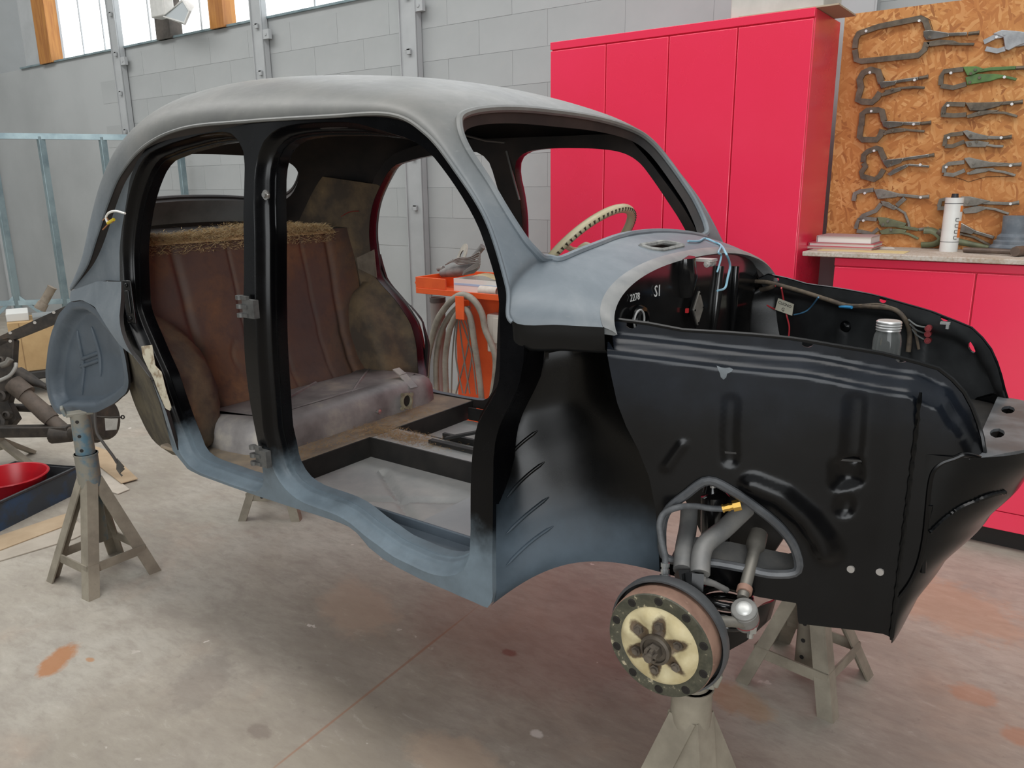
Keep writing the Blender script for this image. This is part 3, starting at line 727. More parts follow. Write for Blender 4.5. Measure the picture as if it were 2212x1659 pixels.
# --- nose
def nose_front(z): return interp(z, [0.58, 0.62, 0.70, 0.80, 0.88, 0.95, 1.0], [-0.19, -0.178, -0.140, -0.078, -0.032, 0.000, 0.006])
def nose(t, p):
    z = 0.588 + (0.975 - 0.588) * t; xf = nose_front(z); n = 2.05
    a = PI * p; c, s = math.cos(a), math.sin(a); w = bw(sx) - 0.006
    x = sx + (xf - sx) * max(0, s) ** (2 / n); y = -w * math.copysign(abs(c) ** (2 / n), c)
    return V(x, y, z)
mb = MB(); mb.grid(nose, 40, 72); mb.build('nose_panel', M['black'], car, 60)
def plate(t, p):
    # top of the nose: pan between the two cheeks with the front edge rolled down
    e = nose(1, p); b = V(-0.105 + 0.0 * p, e.y * 0.95, 0.962)
    q = b.lerp(e, t); q.z = 0.968 - 0.013 * t ** 4; return q if e.x > -0.105 else V(e.x, e.y, 0.955)
M['nose_top'] = paint('dusty_scuffed_black', (70, 72, 74), (112, 114, 116), 0.42, scale=7, rvar=0.2)
np_ = [nose(1, k / 60) for k in range(61)]; outl = [Vector((p.x, p.y)) for p in np_ if p.x > -0.115] ; outl = outl + [Vector((-0.112, outl[-1].y)), Vector((-0.112, outl[0].y))]
holes = []
for px, py, rx, ry in ((2155, 931, .012, .035), (2178, 881, .012, .035)):
    c = atZ(px, py, 0.985); holes.append([Vector((c.x + rx * math.cos(a), c.y + ry * math.sin(a))) for a in [2 * PI * k / 20 for k in range(20)]])
v1, f1 = panel(outl, holes, 0.016, lambda x, y: V(x, y, 0.981 - 0.010 * sstep(0.20, 0.27, abs(y)))); solid(v1, f1, 0.006, (0, 0, 0), toward=lambda p: V(p.x, p.y, 0)).build('nose_top_plate', M['nose_top'], car)
# weld seam down the front corner
for s in (1, -1):
    ws_ = MB(); pts = [V(sx + 0.0006 * math.sin(9.1 * k), s * -(bw(sx) + 0.0025 + 0.010 * math.exp(-((0.60 + 0.49 * k / 60 - ridge(sx) + 0.02) / 0.03) ** 2)), 0.60 + 0.49 * k / 60) for k in range(61)]
    ws_.tube(pts, [0.0022 + 0.0022 * abs(math.sin(k * 2.3)) for k in range(61)], 6).build('weld_seam', M['black'], car)

# cheek pressing standing proud of the nose, and the joggled seam across its lower half
nose_mesh = [nose(i / 60, j / 120) for i in range(61) for j in range(121)]; nose_f = [(i * 121 + j, i * 121 + j + 1, (i + 1) * 121 + j + 1, (i + 1) * 121 + j) for i in range(60) for j in range(120)]
nose_bvh = BVHTree.FromPolygons(nose_mesh, nose_f)
def onnose(px, py, h):
    d = ray(px, py).normalized(); loc, nrm, i, _ = nose_bvh.ray_cast(CAM, d)
    if loc is None:
        loc, nrm, i, _ = nose_bvh.find_nearest(at0(px, py))
    if nrm.dot(d) > 0: nrm = -nrm
    return loc + nrm * h
def at0(px, py): return CAM + ray(px, py) * 1.62
sm_ = [onnose(x, y, 0.002) for x, y in ((2008, 1150), (2040, 1120), (2070, 1098), (2105, 1082), (2140, 1068), (2168, 1062))]
MB().tube(spline(sm_, 40), [0.003 + 0.002 * abs(math.sin(k * 1.7)) for k in range(41)], 6).build('weld_seam', M['black'], car)
# ================================================================== inside the car
M['dust'] = paint('dusty_grey_floor', (168, 167, 165), (188, 185, 180), 0.65, scale=7, c3=(188, 174, 154))
M['deck'] = paint('brown_dusty_deck', (136, 124, 110), (168, 150, 126), 0.85, scale=9, c3=(188, 166, 134))
M['seatpan'] = paint('dusty_seat_pan', (104, 99, 98), (146, 141, 138), 0.5, scale=5, lo=0.34, hi=0.56, c3=(180, 172, 160), rvar=0.2)
M['well'] = paint('black_well_side', (26, 25, 24), (44, 41, 38), 0.6, scale=9)
M['grey_floor'] = paint('grey_floor_plate', (158, 160, 162), (174, 175, 175), 0.5, scale=4)
ZF, ZD = 0.578, 0.645
def slab(outline, z, t, name, mat, h=0.05, fn=None):
    v1, f1 = panel(outline, [], h, fn or (lambda x, y: V(x, y, z)))
    return solid(v1, f1, t, (0, 0, 0), toward=lambda p: p - V(0, 0, 1)).build(name, mat, car)
xe = [-1.83 + 0.09 * i for i in range(11)]
for s in (-1, 1):
    outl = [Vector((x, s * 0.06)) for x in xe] + [Vector((x, s * 0.44)) for x in xe[::-1]]
    def dimple(x, y, s=s):
        a = segd(Vector((x, y)), Vector((-1.70, s * .40)), Vector((-1.30, s * .16))); b = segd(Vector((x, y)), Vector((-1.70, s * .14)), Vector((-1.28, s * .42)))
        k = 0.016 * (1 - sstep(0.004, 0.020, min(a, b))); toe = max(0, x + 1.06) * 0.9
        return V(x, y, ZF - k + toe)
    slab(outl, ZF, 0.004, 'floor_pan', M['dust'], 0.014, dimple)
    # side tray between the straight floor edge and the flared sill
    xt = [-1.82 + 0.0685 * k for k in range(14)]
    tr = [Vector((x, s * 0.44)) for x in xt] + [Vector((x, s * (ys(x, 0.62) - 0.046))) for x in xt[::-1]]
    slab(tr, 0.606, 0.004, 'sill_tray', M['tub'] if s < 0 else M['well'], 0.03)
    MB().bar((-1.82, s * 0.44, 0.606), (-0.93, s * 0.44, 0.606), 0.008, 0.05).build('floor_edge_strip', M['tub'] if s < 0 else M['well'], car, bevel=0.003)
    # plates let into the floor front
    pl = MB(); pl.prism([V(-1.33, s * 0.435, ZF + 0.003), V(-1.33, s * 0.07, ZF + 0.003), V(-1.06, s * 0.07, ZF + 0.003), V(-1.06, s * 0.435, ZF + 0.003)], (0, 0, 0.004)); pl.build('toe_plate', M['grey_floor'], car)
    # well sides
    MB().box((-1.832, s * 0.28, (ZF + ZD) / 2), (0.006, 0.44, ZD - ZF)).box((-1.40, s * 0.062, (ZF + ZD) / 2), (0.86, 0.006, ZD - ZF)).build('well_side', M['well'], car)
MB().box((-2.09, 0, ZD - 0.006), (0.51, 1.0, 0.012)).build('rear_floor_deck', M['deck'], car, bevel=0.004)
MB().box((-1.38, 0, ZD - 0.006), (0.90, 0.124, 0.012)).build('centre_tunnel', M['dust'], car, bevel=0.006)
# hand-brake lever bracket on the tunnel
b0 = atZ(985, 962, ZD + 0.005); mb = MB(); mb.bar(b0 + V(-0.09, -0.02, 0.004), b0 + V(0.12, -0.02, 0.004), 0.02, 0.012); mb.bar(b0 + V(-0.09, 0.045, 0.004), b0 + V(0.12, 0.045, 0.004), 0.012, 0.02); mb.bar(b0 + V(-0.05, 0.01, 0.012), b0 + V(0.08, 0.05, 0.05), 0.022, 0.008); mb.build('handbrake_bracket', M['well'], car)
# seat pan with rolled edge
def seat_ring(k):
    z = [ZD, ZD + .055, ZD + .080, ZD + .095, ZD + .102][k]; ins = [0, .004, .016, .035, .07][k]
    base = [(-1.950, -.30), (-1.950, .36), (-1.975, .425), (-2.05, .445), (-2.34, .445), (-2.34, -.42), (-2.12, -.42), (-2.02, -.405), (-1.965, -.36)]
    p = resample(base, 0.02, True); p = offset2([Vector((q[0], q[1])) for q in p], -ins); return [V(q.x, q.y, z - 0.012 * sstep(-2.0, -2.3, q.x)) for q in p]
RR = [seat_ring(k) for k in range(5)]; mb = MB(); mb.rings(RR); mb.f.append([len(mb.v) - len(RR[4]) + i for i in range(len(RR[4]))]); mb.m.append(0)
pan = mb.build('seat_pan', M['seatpan'], car, 50)
zt = ZD + 0.103
for (x1, y1, x2, y2) in ((-2.05, -.33, -2.28, .10), (-2.03, .05, -2.28, .38), (-2.03, -.30, -2.05, .34)):
    MB().tube([V(x1, y1, zt - .006), V((x1 + x2) / 2, (y1 + y2) / 2, zt - 0.004), V(x2, y2, zt - .014)], 0.006, 6).build('pressed_line', M['seatpan'], pan)
for py_ in (-.315, .30):
    mb = MB(); mb.bar(V(-2.02, py_, zt + 0.01), V(-1.955, py_ - 0.01, ZD + 0.075), 0.035, 0.004); mb.bar(V(-2.02, py_, zt + 0.012), V(-2.055, py_, zt + 0.03), 0.035, 0.004); mb.build('seat_clip', M['seatpan'], pan)
c0 = on(877, 866, 0, -1.943); mb = MB(); mb.lathe([(0.030, 0), (0.030, 0.008), (0.022, 0.010), (0.020, 0.0)], c0, (1, 0, 0.1), 20)
for a in (0.6, 2.2, 3.9, 5.3): mb.cyl(c0 + V(0, 0.033 * math.cos(a), 0.033 * math.sin(a)), c0 + V(0.007, 0.033 * math.cos(a), 0.033 * math.sin(a)), 0.008, 8)
o = mb.build('cable_gland', paint('cream_gasket', (150, 142, 118), (120, 112, 92), 0.7, scale=30), pan)
MB().cyl(c0 + V(-0.004, 0, 0), c0 + V(0.001, 0, 0), 0.022, 16).build('gland_hole', M['well'], pan)
c1 = on(812, 890, 0, -1.945); MB().lathe([(0, 0.022), (0.008, 0.021), (0.009, 0.012), (0.004, 0.01), (0.004, 0)], c1, (1, 0, 0.2), 12).build('stud', paint('bright_stud', (190, 188, 184), None, 0.3, 0.9), pan)
# seat back bulkhead
def back(t, p):
    z = 0.66 + (1.288 - 0.66) * t; x = interp(t, [0.10, .22, .38, .65, 1], [-2.285, -2.325, -2.36, -2.395, -2.435]); y = -0.455 + 0.91 * p
    for yc, w in ((-0.305 - 0.02 * t, 0.014), (0.305 + 0.03 * t, 0.014), (0.03, 0.008), (-0.12, 0.006), (0.20, 0.008)):
        x -= 0.012 * math.exp(-((y - yc) / w) ** 2) * (1 if w > 0.01 else 0.5)
    r = math.hypot(y + 0.12, z - 0.875); x -= 0.006 * math.exp(-((r - 0.072) / 0.006) ** 2)
    return V(x, y, z)
def rust_mat():
    m, nt, b = newmat('rust_and_old_paint'); v = coords(nt); n1 = noise(nt, v, 3.2, 7, 0.65, 0.4); n2 = noise(nt, v, 22, 6, 0.7)
    c = ramp(nt, n1, [(0.34, lin((82, 66, 61))), (0.47, lin((92, 70, 60))), (0.58, lin((108, 78, 58))), (0.66, lin((126, 90, 62))), (0.76, lin((120, 106, 94)))])
    c = mixc(nt, ramp(nt, n2, [(0.5, (0, 0, 0, 1)), (0.7, (0.6, 0.6, 0.6, 1))]), c, lin((72, 58, 54)))
    nt.links.new(c, b.inputs['Base Color']); b.inputs['Roughness'].default_value = 0.72; bump(nt, b, n2, 0.25, 0.003); return m
M['rust2'] = rust_mat()
mb = MB(); mb.grid(back, 40, 180); mb.build('seat_back_bulkhead', M['rust2'], car, 60)
MB().grid(lambda t, p: V(-2.435 - 0.33 * t, (-0.46 + 0.92 * p) * (1 - 0.22 * t), 1.288 + 0.02 * t), 2, 2).build('parcel_shelf', M['dark_in'], car)
# hemp padding left on the shelf edge
def pad(t, p):
    y = -0.445 + 0.82 * p; k = math.sin(PI * min(1, t * 1.15)) ; n = 0.5 + 0.5 * math.sin(y * 23 + 4 * math.sin(y * 7)); 
    return V(-2.420 - 0.16 * t, y, 1.272 + 0.020 * sstep(0, 0.18, t) + 0.007 * k * n)
MB().grid(pad, 12, 90).build('padding_mat', paint('hemp_mat', (214, 190, 146), (170, 142, 100), 0.95, scale=40, bmp=0.8, bscale=120), car, 80)
rg = random.Random(11); tw = MB()
for k in range(9000):
    y = rg.uniform(-0.44, 0.36); x = -2.432 - abs(rg.gauss(0, 0.07)); z = 1.288 + rg.random() ** 1.5 * (0.026 + 0.012 * math.sin(y * 9 + 1)) 
    if rg.random() < 0.25: x = -2.424; z = 1.288 - rg.random() ** 2 * 0.05
    a = rg.uniform(0, 2 * PI); l = rg.uniform(0.012, 0.04); d = V(math.cos(a) * 0.6, math.sin(a), rg.uniform(-0.25, 0.35)) * l; w = V(-d.y, d.x, 0.3 * l).normalized() * 0.0009
    p = V(x, y, z); q2 = p + d * 0.5 + V(0, 0, rg.uniform(-0.003, 0.006)); tw.add([p - w, p + w, q2 + w, q2 - w, p + d], [(0, 1, 2, 3), (3, 2, 4)])
o = tw.build('hemp_padding', paint('hemp_tow', (222, 198, 152), (190, 160, 114), 0.95, scale=30), car, fix=False); o['kind'] = 'stuff'
tw = MB()
for k in range(2600):
    if k % 3: x = rg.gauss(-1.80, 0.10) + rg.uniform(0, .10); y = rg.gauss(0.0, 0.035); 
    else: x = rg.uniform(-1.94, -1.84); y = rg.uniform(-.42, .3)
    if x > -1.45 or x < -1.945 or (x > -1.83 and abs(y) > 0.055): continue
    z = ZD + rg.random() ** 2 * 0.012; a = rg.uniform(0, 2 * PI); l = rg.uniform(0.008, 0.03); d = V(math.cos(a), math.sin(a), rg.uniform(-0.1, 0.2)) * l; w = V(-d.y, d.x, 0).normalized() * 0.0008
    p = V(x, y, z); tw.add([p - w, p + w, p + d], [(0, 1, 2)])
o = tw.build('hemp_scraps', paint('hemp_scraps', (190, 156, 108), (158, 124, 82), 0.95, scale=30), car, fix=False); o['kind'] = 'stuff'
# inner rear quarters with the wheel humps
hc = atY(800, 715, 0.36); 
for s in (-1, 1):
    edge = [p for p in rd_in if p.x < -1.98 and 0.66 < p.y < 1.46]
    edge = sorted(edge, key=lambda p: p.y)
    outl = edge + [Vector((-2.62, 1.50)), Vector((-2.74, 1.32)), Vector((-2.60, 0.90)), Vector((-2.45, 0.66))]
    def quar(x, z, s=s):
        d = math.hypot((x - hc.x) / 0.27, (z - 0.86) / 0.23); k = (1 - d * d) ** 0.5 if d < 1 else 0
        e = min((Vector((x, z)) - q_).length for q_ in edge); k *= sstep(0.015, 0.07, e)
        return V(x, s * (ys(x, z) - 0.076 - 0.15 * k), z)
    v1, f1 = panel(outl, [], 0.02, quar)
    if s > 0: hump_bvh = BVHTree.FromPolygons(v1, f1)
    MB().add(v1, f1).build('inner_wheel_hump', paint('scorched_brown_panel', (74, 64, 54), (112, 94, 70), 0.8, scale=9, c3=(142, 116, 82), bmp=0.3), car, 60)
def onhump(px, py, h=0.003):
    d = ray(px, py).normalized(); loc, nrm, i_, _ = hump_bvh.ray_cast(CAM, d)
    return (loc if loc is not None else atY(px, py, 0.44)) - d * h
p0 = [onhump(x, y) for x, y in ((770, 557), (808, 539), (814, 600), (774, 580))]
MB().prism(p0, (0, 0.002, 0)).build('bare_patch', paint('bare_grey_patch', (128, 118, 104), (108, 98, 86), 0.7, scale=20), car)
# hinges and door fittings on the near B-post
def hinge(px, py, n=3):
    p = onside(px, py); y = -(ys(p.x, p.y)); o = V(p.x, y, p.y); mb = MB(); 
    mb.box(o + V(0.01, -0.012, 0.0), (0.045, 0.016, 0.045))
    for k in range(n): mb.cyl(o + V(-0.02, -0.02, -0.022 + 0.022 * k), o + V(-0.02, -0.02, -0.012 + 0.022 * k), 0.010, 10); mb.box(o + V(-0.006, -0.018, -0.017 + 0.022 * k), (0.03, 0.010, 0.009))
    mb.build('door_hinge', paint('grey_hinge', (104, 104, 102), (78, 78, 77), 0.5, 0.4, scale=20), car)
hinge(572, 985); hinge(545, 665)
p = onside(576, 421); o = V(p.x, -ys(p.x, p.y), p.y); mb = MB(); mb.lathe([(0.0, 0.010), (0.006, 0.010), (0.007, 0.004), (0.012, 0.004), (0.012, 0)], o, (0, -1, 0), 16); mb.build('screw_cup', paint('dull_chrome', (170, 168, 164), None, 0.3, 0.9), car)
# latch plate on the rear jamb
p = onside(281, 652); o = V(p.x, -ys(p.x, p.y), p.y); mb = MB(); mb.box(o + V(0, -0.002, 0), (0.045, 0.006, 0.13)); mb.box(o + V(0, -0.006, 0), (0.02, 0.006, 0.07)); 
for k in (-1, 1): mb.cyl(o + V(0, -0.002, 0.05 * k), o + V(0, -0.009, 0.05 * k), 0.007, 8)
mb.build('latch_plate', M['black'], car, bevel=0.004)
# bare wires on the rear quarter
W = lambda pts, yy: [atY(x, y, yy) for x, y in pts]
mb = MB(); mb.tube(spline(W([(270, 461), (250, 456), (235, 460), (229, 470), (233, 482)], -0.545), 20), 0.0035, 6); mb.build('white_wire', paint('white_pvc', (226, 224, 218), None, 0.4), car)
mb = MB(); mb.tube(spline(W([(233, 482), (240, 478), (246, 474)], -0.545), 8), 0.005, 6); mb.build('yellow_wire', paint('yellow_pvc', (206, 178, 40), None, 0.4), car)
mb = MB(); mb.tube(spline(W([(246, 478), (236, 482), (228, 490), (222, 496)], -0.545), 10), 0.002, 5); mb.tube(spline(W([(236, 478), (230, 470), (222, 476)], -0.545), 8), 0.0015, 5); mb.build('bare_strands', paint('copper_strand', (176, 120, 80), None, 0.5, 0.4), car)
mb = MB(); mb.tube(spline(W([(775, 456), (755, 458), (735, 470), (718, 490)], 0.44), 16), 0.0018, 5); mb.build('red_wire', paint('red_wire', (132, 44, 38), None, 0.5), car)
# check-strap rod on the far B-post
mb = MB(); mb.tube(W([(1094, 326), (1105, 370), (1122, 432)], 0.47), 0.004, 6); mb.tube(W([(1003, 292), (1050, 304), (1090, 308)], 0.44), 0.004, 6); mb.build('stay_rod', paint('dull_rod', (120, 118, 116), None, 0.4, 0.7), car)

# ------------------------------------------------------------------ steering wheel
def circle3(c, nrm, r, n, up=V(0, 0, 1)):
    nrm = nrm.normalized(); a = nrm.cross(up).normalized(); b = a.cross(nrm)
    return [c + (a * math.cos(2 * PI * k / n) + b * math.sin(2 * PI * k / n)) * r for k in range(n)]
SWC = V(-1.20, 0.24, 1.25); SWN = V(-0.731, 0.0, 0.682)
cream = paint('cream_bakelite', (206, 196, 164), (190, 178, 144), 0.4, scale=10)
rim = MB(); cp = circle3(SWC, SWN, 0.18, 72); rim.tube(cp, 0.0132, 12, closed=True); sw = rim.build('steering_wheel', cream, car, 60)
nt_ = MB()
for k in range(72):
    d = (cp[k] - SWC).normalized(); t = SWN.normalized().cross(d)
    nt_ = MB(); nt_.tube([cp[k] + d * 0.002 - SWN.normalized() * 0.011 - t * 0.0, cp[k] + d * 0.011 - SWN.normalized() * 0.007], [0.003, 0.004], 6); nt_.build('grip_notch', paint('notch_shadow', (60, 54, 40), None, 0.8) if k == 0 else bpy.data.materials['notch_shadow'], sw)
mb = MB(); mb.lathe([(0, 0.02), (0.03, 0.018), (0.04, 0.0), (0.028, -0.03), (0.02, -0.05)], SWC, SWN, 20); mb.build('hub', cream, sw)
for a in (0.3, PI - 0.3, 1.5 * PI):
    ax = SWN.normalized().cross(V(0, 0, 1)).normalized(); bx = ax.cross(SWN.normalized()); d = ax * math.cos(a) + bx * math.sin(a)
    MB().tube([SWC + d * 0.03, SWC + d * 0.12 - SWN.normalized() * 0.008, SWC + d * 0.18], [0.012, 0.008, 0.009], 8).build('spoke', cream, sw)
MB().cyl(SWC, SWC - SWN.normalized() * 0.42, 0.018, 12).build('steering_column', M['black'], car)
# ================================================================== front compartment details
def onX(px, py, x): return on(px, py, 0, x)
FWX = -0.752
arch = [skin(0, PI * k / 48) for k in range(49)]
fo = [Vector((p.y * 0.955, p.z - 0.012)) for p in arch] + [Vector((0.43, 1.12)), Vector((0.41, 0.95)), Vector((-0.41, 0.95)), Vector((-0.43, 1.12))]
v1, f1 = panel(fo, [], 0.03, lambda y, z: V(FWX, y, z))
M['gloss_black'] = paint('glossy_black_bulkhead', (14, 14, 15), (30, 29, 28), 0.14, scale=5, rvar=0.16)
fw_ = solid(v1, f1, 0.006, (0, 0, 0), toward=lambda p: p - V(1, 0, 0)).build('bulkhead', M['gloss_black'], car)
# rolled lip framing the bonnet opening
lip = MB(); r0 = [p + V(0.0, 0, 0.001) for p in arch]; r1 = [V(p.x + 0.018, p.y * 0.99, p.z - 0.006) for p in arch]; r2 = [V(p.x + 0.026, p.y * 0.98, p.z - 0.013) for p in arch]; r3 = [V(p.x + 0.018, p.y * 0.975, p.z - 0.016) for p in arch]; r4 = [V(p.x - 0.03, p.y * 0.985, p.z - 0.014) for p in arch]
lip.rings([r0, r1, r2, r3, r4], closed=False).build('bonnet_opening_lip', paint('bare_primer_lip', (118, 120, 120), (138, 138, 136), 0.42, scale=12), car, 60)
# bay floor
bf = [Vector((x, -min(bw(x) - 0.004, 0.41 if x < -0.66 else 9))) for x in [-0.75 + 0.06 * k for k in range(12)]] ; bf = bf + [Vector((p.x, -p.y)) for p in bf[::-1]]
v1, f1 = panel(bf, [], 0.05, lambda x, y: V(x, y, 0.955 if x < -0.12 else 0.953)); solid(v1, f1, 0.004, (0, 0, 0), toward=lambda p: p - V(0, 0, 1)).build('compartment_floor', M['well'], car)
# pressings, stiffeners and the diamond plate on the bulkhead
mb = MB()
for a, b, w in (((1480, 556), (1480, 640), 0.030), ((1556, 575), (1540, 715), 0.014), ((1590, 575), (1580, 715), 0.012)):
    MB().tube([onX(*a, FWX + 0.004), onX((a[0] + b[0]) / 2, (a[1] + b[1]) / 2, FWX + 0.004), onX(*b, FWX + 0.004)], [w * 0.8, w, w * 0.6], 10, sq=(1, 1)).build('bulkhead_stiffener', M['gloss_black'], car, 60)
dm = [onX(x, y, FWX + 0.012) for x, y in ((1505, 619), (1515, 662), (1500, 711), (1489, 671))]
o = MB().prism(dm, (0.006, 0, 0)).build('diamond_plate', M['gloss_black'], car); o['label'] = 'diamond shaped plate, grey with a dark edge'
cen = sum(dm, V(0, 0, 0)) / 4; di = [cen + (p - cen) * 0.80 + V(0.006, 0, 0) for p in dm]
MB().prism(di, (0.003, 0, 0)).build('plate_face', paint('dull_zinc', (150, 146, 138), (118, 114, 108), 0.5, 0.4, scale=25), o)
for p in dm: MB().cyl(cen + (p - cen) * 0.68 + V(0.009, 0, 0), cen + (p - cen) * 0.68 + V(0.011, 0, 0), 0.0022, 8).build('rivet', M['black'], o)
hb = MB(); h0 = onX(1508, 566, FWX + 0.012); hb.box(h0 + V(0.016, 0, 0.006), (0.05, 0.035, 0.006)); 
for s in (-1, 1): hb.cyl(h0 + V(0.03, s * 0.014 - 0.006, -0.002), h0 + V(0.03, s * 0.014 + 0.006, -0.002), 0.008, 10)
hb.cyl(h0 + V(0.03, -0.024, -0.002), h0 + V(0.03, 0.024, -0.002), 0.0035, 8); hb.build('bonnet_hinge', paint('bare_hinge', (190, 186, 180), (160, 156, 150), 0.4, 0.3, scale=20), car)
gr = MB(); gr.lathe([(0.0, 0.008), (0.020, 0.008), (0.022, 0.012), (0.030, 0.010), (0.034, 0.0)], onX(1381, 693, FWX + 0.004), (1, 0, 0), 24); gr.build('rubber_grommet', M['black'], car)
MB().tube(circle3(onX(1381, 693, FWX + 0.016), V(1, 0, 0), 0.023, 28), 0.0022, 6, closed=True).build('grommet_ring', paint('light_ring', (170, 170, 168), None, 0.4), car)
MB().box(onX(1484, 671, FWX + 0.01), (0.006, 0.008, 0.010)).build('red_sealant', paint('red_dab', (196, 40, 44), None, 0.5), car)
def text(name, s, size, loc, xdir, ydir, mat, parent, ext=0.0006):
    cu = bpy.data.curves.new(name, 'FONT'); cu.body = s; cu.size = size; cu.extrude = ext; cu.resolution_u = 2
    to = bpy.data.objects.new(name, cu); COL.objects.link(to); bpy.context.view_layer.update()
    me = bpy.data.meshes.new_from_object(to.evaluated_get(bpy.context.evaluated_depsgraph_get())); bpy.data.objects.remove(to)
    me.name = name; me.materials.clear(); me.materials.append(mat)
    x = Vector(xdir).normalized(); z = x.cross(Vector(ydir)).normalized(); y = z.cross(x)
    o = bpy.data.objects.new(name, me); link(o, parent); base = Vector(loc) - (wloc(parent) if parent else V(0, 0, 0))
    o.matrix_basis = Matrix(((x.x, y.x, z.x, base.x), (x.y, y.y, z.y, base.y), (x.z, y.z, z.z, base.z), (0, 0, 0, 1))); return o
stencil = paint('stencil_white', (206, 206, 202), None, 0.6)
t0 = onX(1413, 642, FWX + 0.0035); text('stencil_s1', 'S1', 0.036, t0, (0, 1, 0), (0, 0, 1), stencil, car, 0.0004)
t0 = onX(1361, 652, FWX + 0.0035); text('stencil_number', '2278', 0.022, t0, (0, 1, 0), (0, 0, 1), stencil, car, 0.0004)
# loom along the far inner wing, terminals, tag
def onfar(px, py, off=0.012):
    y = 0.35
    for _ in range(18): p = atY(px, py, y); y = y * 0.5 + 0.5 * (-bay(min(-0.06, max(-0.8, p.x)), p.z).y - off)
    return p
FP = lambda pts, off=0.012: [onfar(x, y, off) for x, y in pts]
cab = paint('cloth_loom', (92, 80, 66), (66, 58, 50), 0.8, scale=60); redw = paint('red_cable', (198, 58, 66), None, 0.45); bluew = paint('pale_blue_cable', (134, 178, 196), None, 0.45); greyw = paint('grey_cable', (104, 106, 104), None, 0.5)
mb = MB(); mb.tube(spline(FP([(1601, 612), (1620, 608), (1650, 609), (1676, 614), (1740, 632), (1790, 648), (1830, 660), (1880, 662), (1930, 668), (1955, 690), (1965, 720), (1962, 760)]), 60), 0.006, 8); mb.tube(spline(FP([(1602, 622), (1630, 627), (1660, 622), (1676, 614)]), 24), 0.007, 8); mb.tube(spline(FP([(1790, 645), (1815, 658), (1850, 660), (1900, 658), (1940, 672), (1972, 705), (1985, 755)]), 40), 0.0035, 6); mb.build('wiring_loom', cab, car, 60)
mb = MB(); mb.tube(spline(FP([(1600, 618), (1625, 628), (1650, 628), (1676, 617)], 0.016), 24), 0.0022, 6); mb.tube(spline(FP([(1610, 622), (1635, 640), (1655, 658), (1676, 669)], 0.02), 24), 0.0022, 6); mb.tube(spline(FP([(1688, 622), (1693, 650), (1699, 680), (1705, 705), (1704, 726)], 0.02), 28), 0.0024, 6); mb.build('red_wire', redw, car, 60)
mb = MB(); mb.tube(spline(FP([(1768, 642), (1750, 665), (1735, 675), (1715, 680)], 0.02), 20), 0.0022, 6); mb.build('blue_wire', paint('blue_cable', (74, 122, 156), None, 0.45), car, 60)
mb = MB(); mb.tube(FP([(1814, 662), (1840, 664)], 0.024), 0.004, 8); mb.build('blue_connector', paint('blue_sleeve', (50, 130, 178), None, 0.4), car)
mb = MB()
for k, (x, y) in enumerate(((2003, 707), (2002, 720), (2001, 734))):
    p = onfar(x, y, 0.02); mb.tube(spline(FP([(1962 + 4 * k, 690 + 10 * k), (1980, 703 + 10 * k), (x - 4, y)], 0.02), 12), 0.0022, 6)
mb.build('terminal_lead', greyw, car, 60)
for k, (x, y) in enumerate(((2007, 708), (2006, 720), (2006, 734))):
    p = onfar(x, y, 0.016); mb = MB(); mb.cyl(p, p + V(0, -0.016, 0), 0.0075, 10); mb.cyl(p + V(0, -0.016, 0), p + V(0, -0.019, 0), 0.004, 8); mb.build('terminal', paint('maroon_terminal', (128, 40, 44), (100, 34, 36), 0.5, scale=30), car)
tg = FP([(1681, 644), (1715, 657), (1711, 682), (1674, 669)], 0.03); tagm = paint('cream_paper', (206, 202, 184), (192, 186, 166), 0.8, scale=20)
tagpts = [p + V(0, -0.0, 0) for p in tg]; o = MB().prism(tagpts, (0, 0.001, 0)).build('paper_tag', tagm, car); o['label'] = 'cream paper tag with handwriting'
xd = (tg[1] - tg[0]); yd = tg[0] - tg[3]; nd = xd.cross(yd).normalized(); nd = nd if nd.y < 0 else -nd
ink = paint('ink', (30, 28, 30), None, 0.8)
text('handwriting', 'CLIGNO', xd.length * 0.22, tg[3] + yd * 0.60 + xd * 0.08 + nd * 0.0006, xd, nd.cross(xd) * (1 if nd.cross(xd).z > 0 else -1), ink, o, 0.0002)
text('handwriting', 'G', xd.length * 0.26, tg[3] + yd * 0.14 + xd * 0.38 + nd * 0.0006, xd, nd.cross(xd) * (1 if nd.cross(xd).z > 0 else -1), ink, o, 0.0002)
# pale wire tied at the far screen pillar, hanging over the lip
def onskin(px, py, h=0.004):
    d = ray(px, py).normalized(); loc, nrm, i, _ = skin_bvh.ray_cast(CAM, d)
    if loc is None: return None
    if nrm.dot(d) > 0: nrm = -nrm
    return loc + nrm * h
pw = [onskin(x, y) for x, y in ((1485, 524), (1508, 524), (1522, 518), (1540, 525), (1556, 533))]; pw = [p for p in pw if p]
l0 = pw[-1]; mb = MB(); mb.tube(spline(pw + [onX(x, y, -0.690) for x, y in ((1567, 545), (1577, 572), (1572, 600), (1566, 622), (1550, 628))], 50), 0.0028, 6); mb.tube(spline(pw[2:] + [onX(x, y, -0.692) for x, y in ((1552, 545), (1558, 552), (1553, 575), (1549, 588))], 30), 0.0024, 6); mb.build('pale_blue_wire', bluew, car, 60)
# small brackets on the far inner wing
mb = MB(); p = onfar(2042, 698, 0.02); mb.box(p, (0.02, 0.014, 0.005)); mb.box(p + V(0.006, -0.004, -0.006), (0.006, 0.012, 0.012)); mb.build('clip', paint('steel_clip', (160, 160, 158), None, 0.4, 0.6), car)
mb = MB(); p = onfar(1830, 705, 0.0); mb.lathe([(0.0, 0.014), (0.01, 0.012), (0.016, 0.004), (0.018, 0)], p, (0, -1, 0.1), 16); mb.build('pressed_boss', M['black'], car, 60)
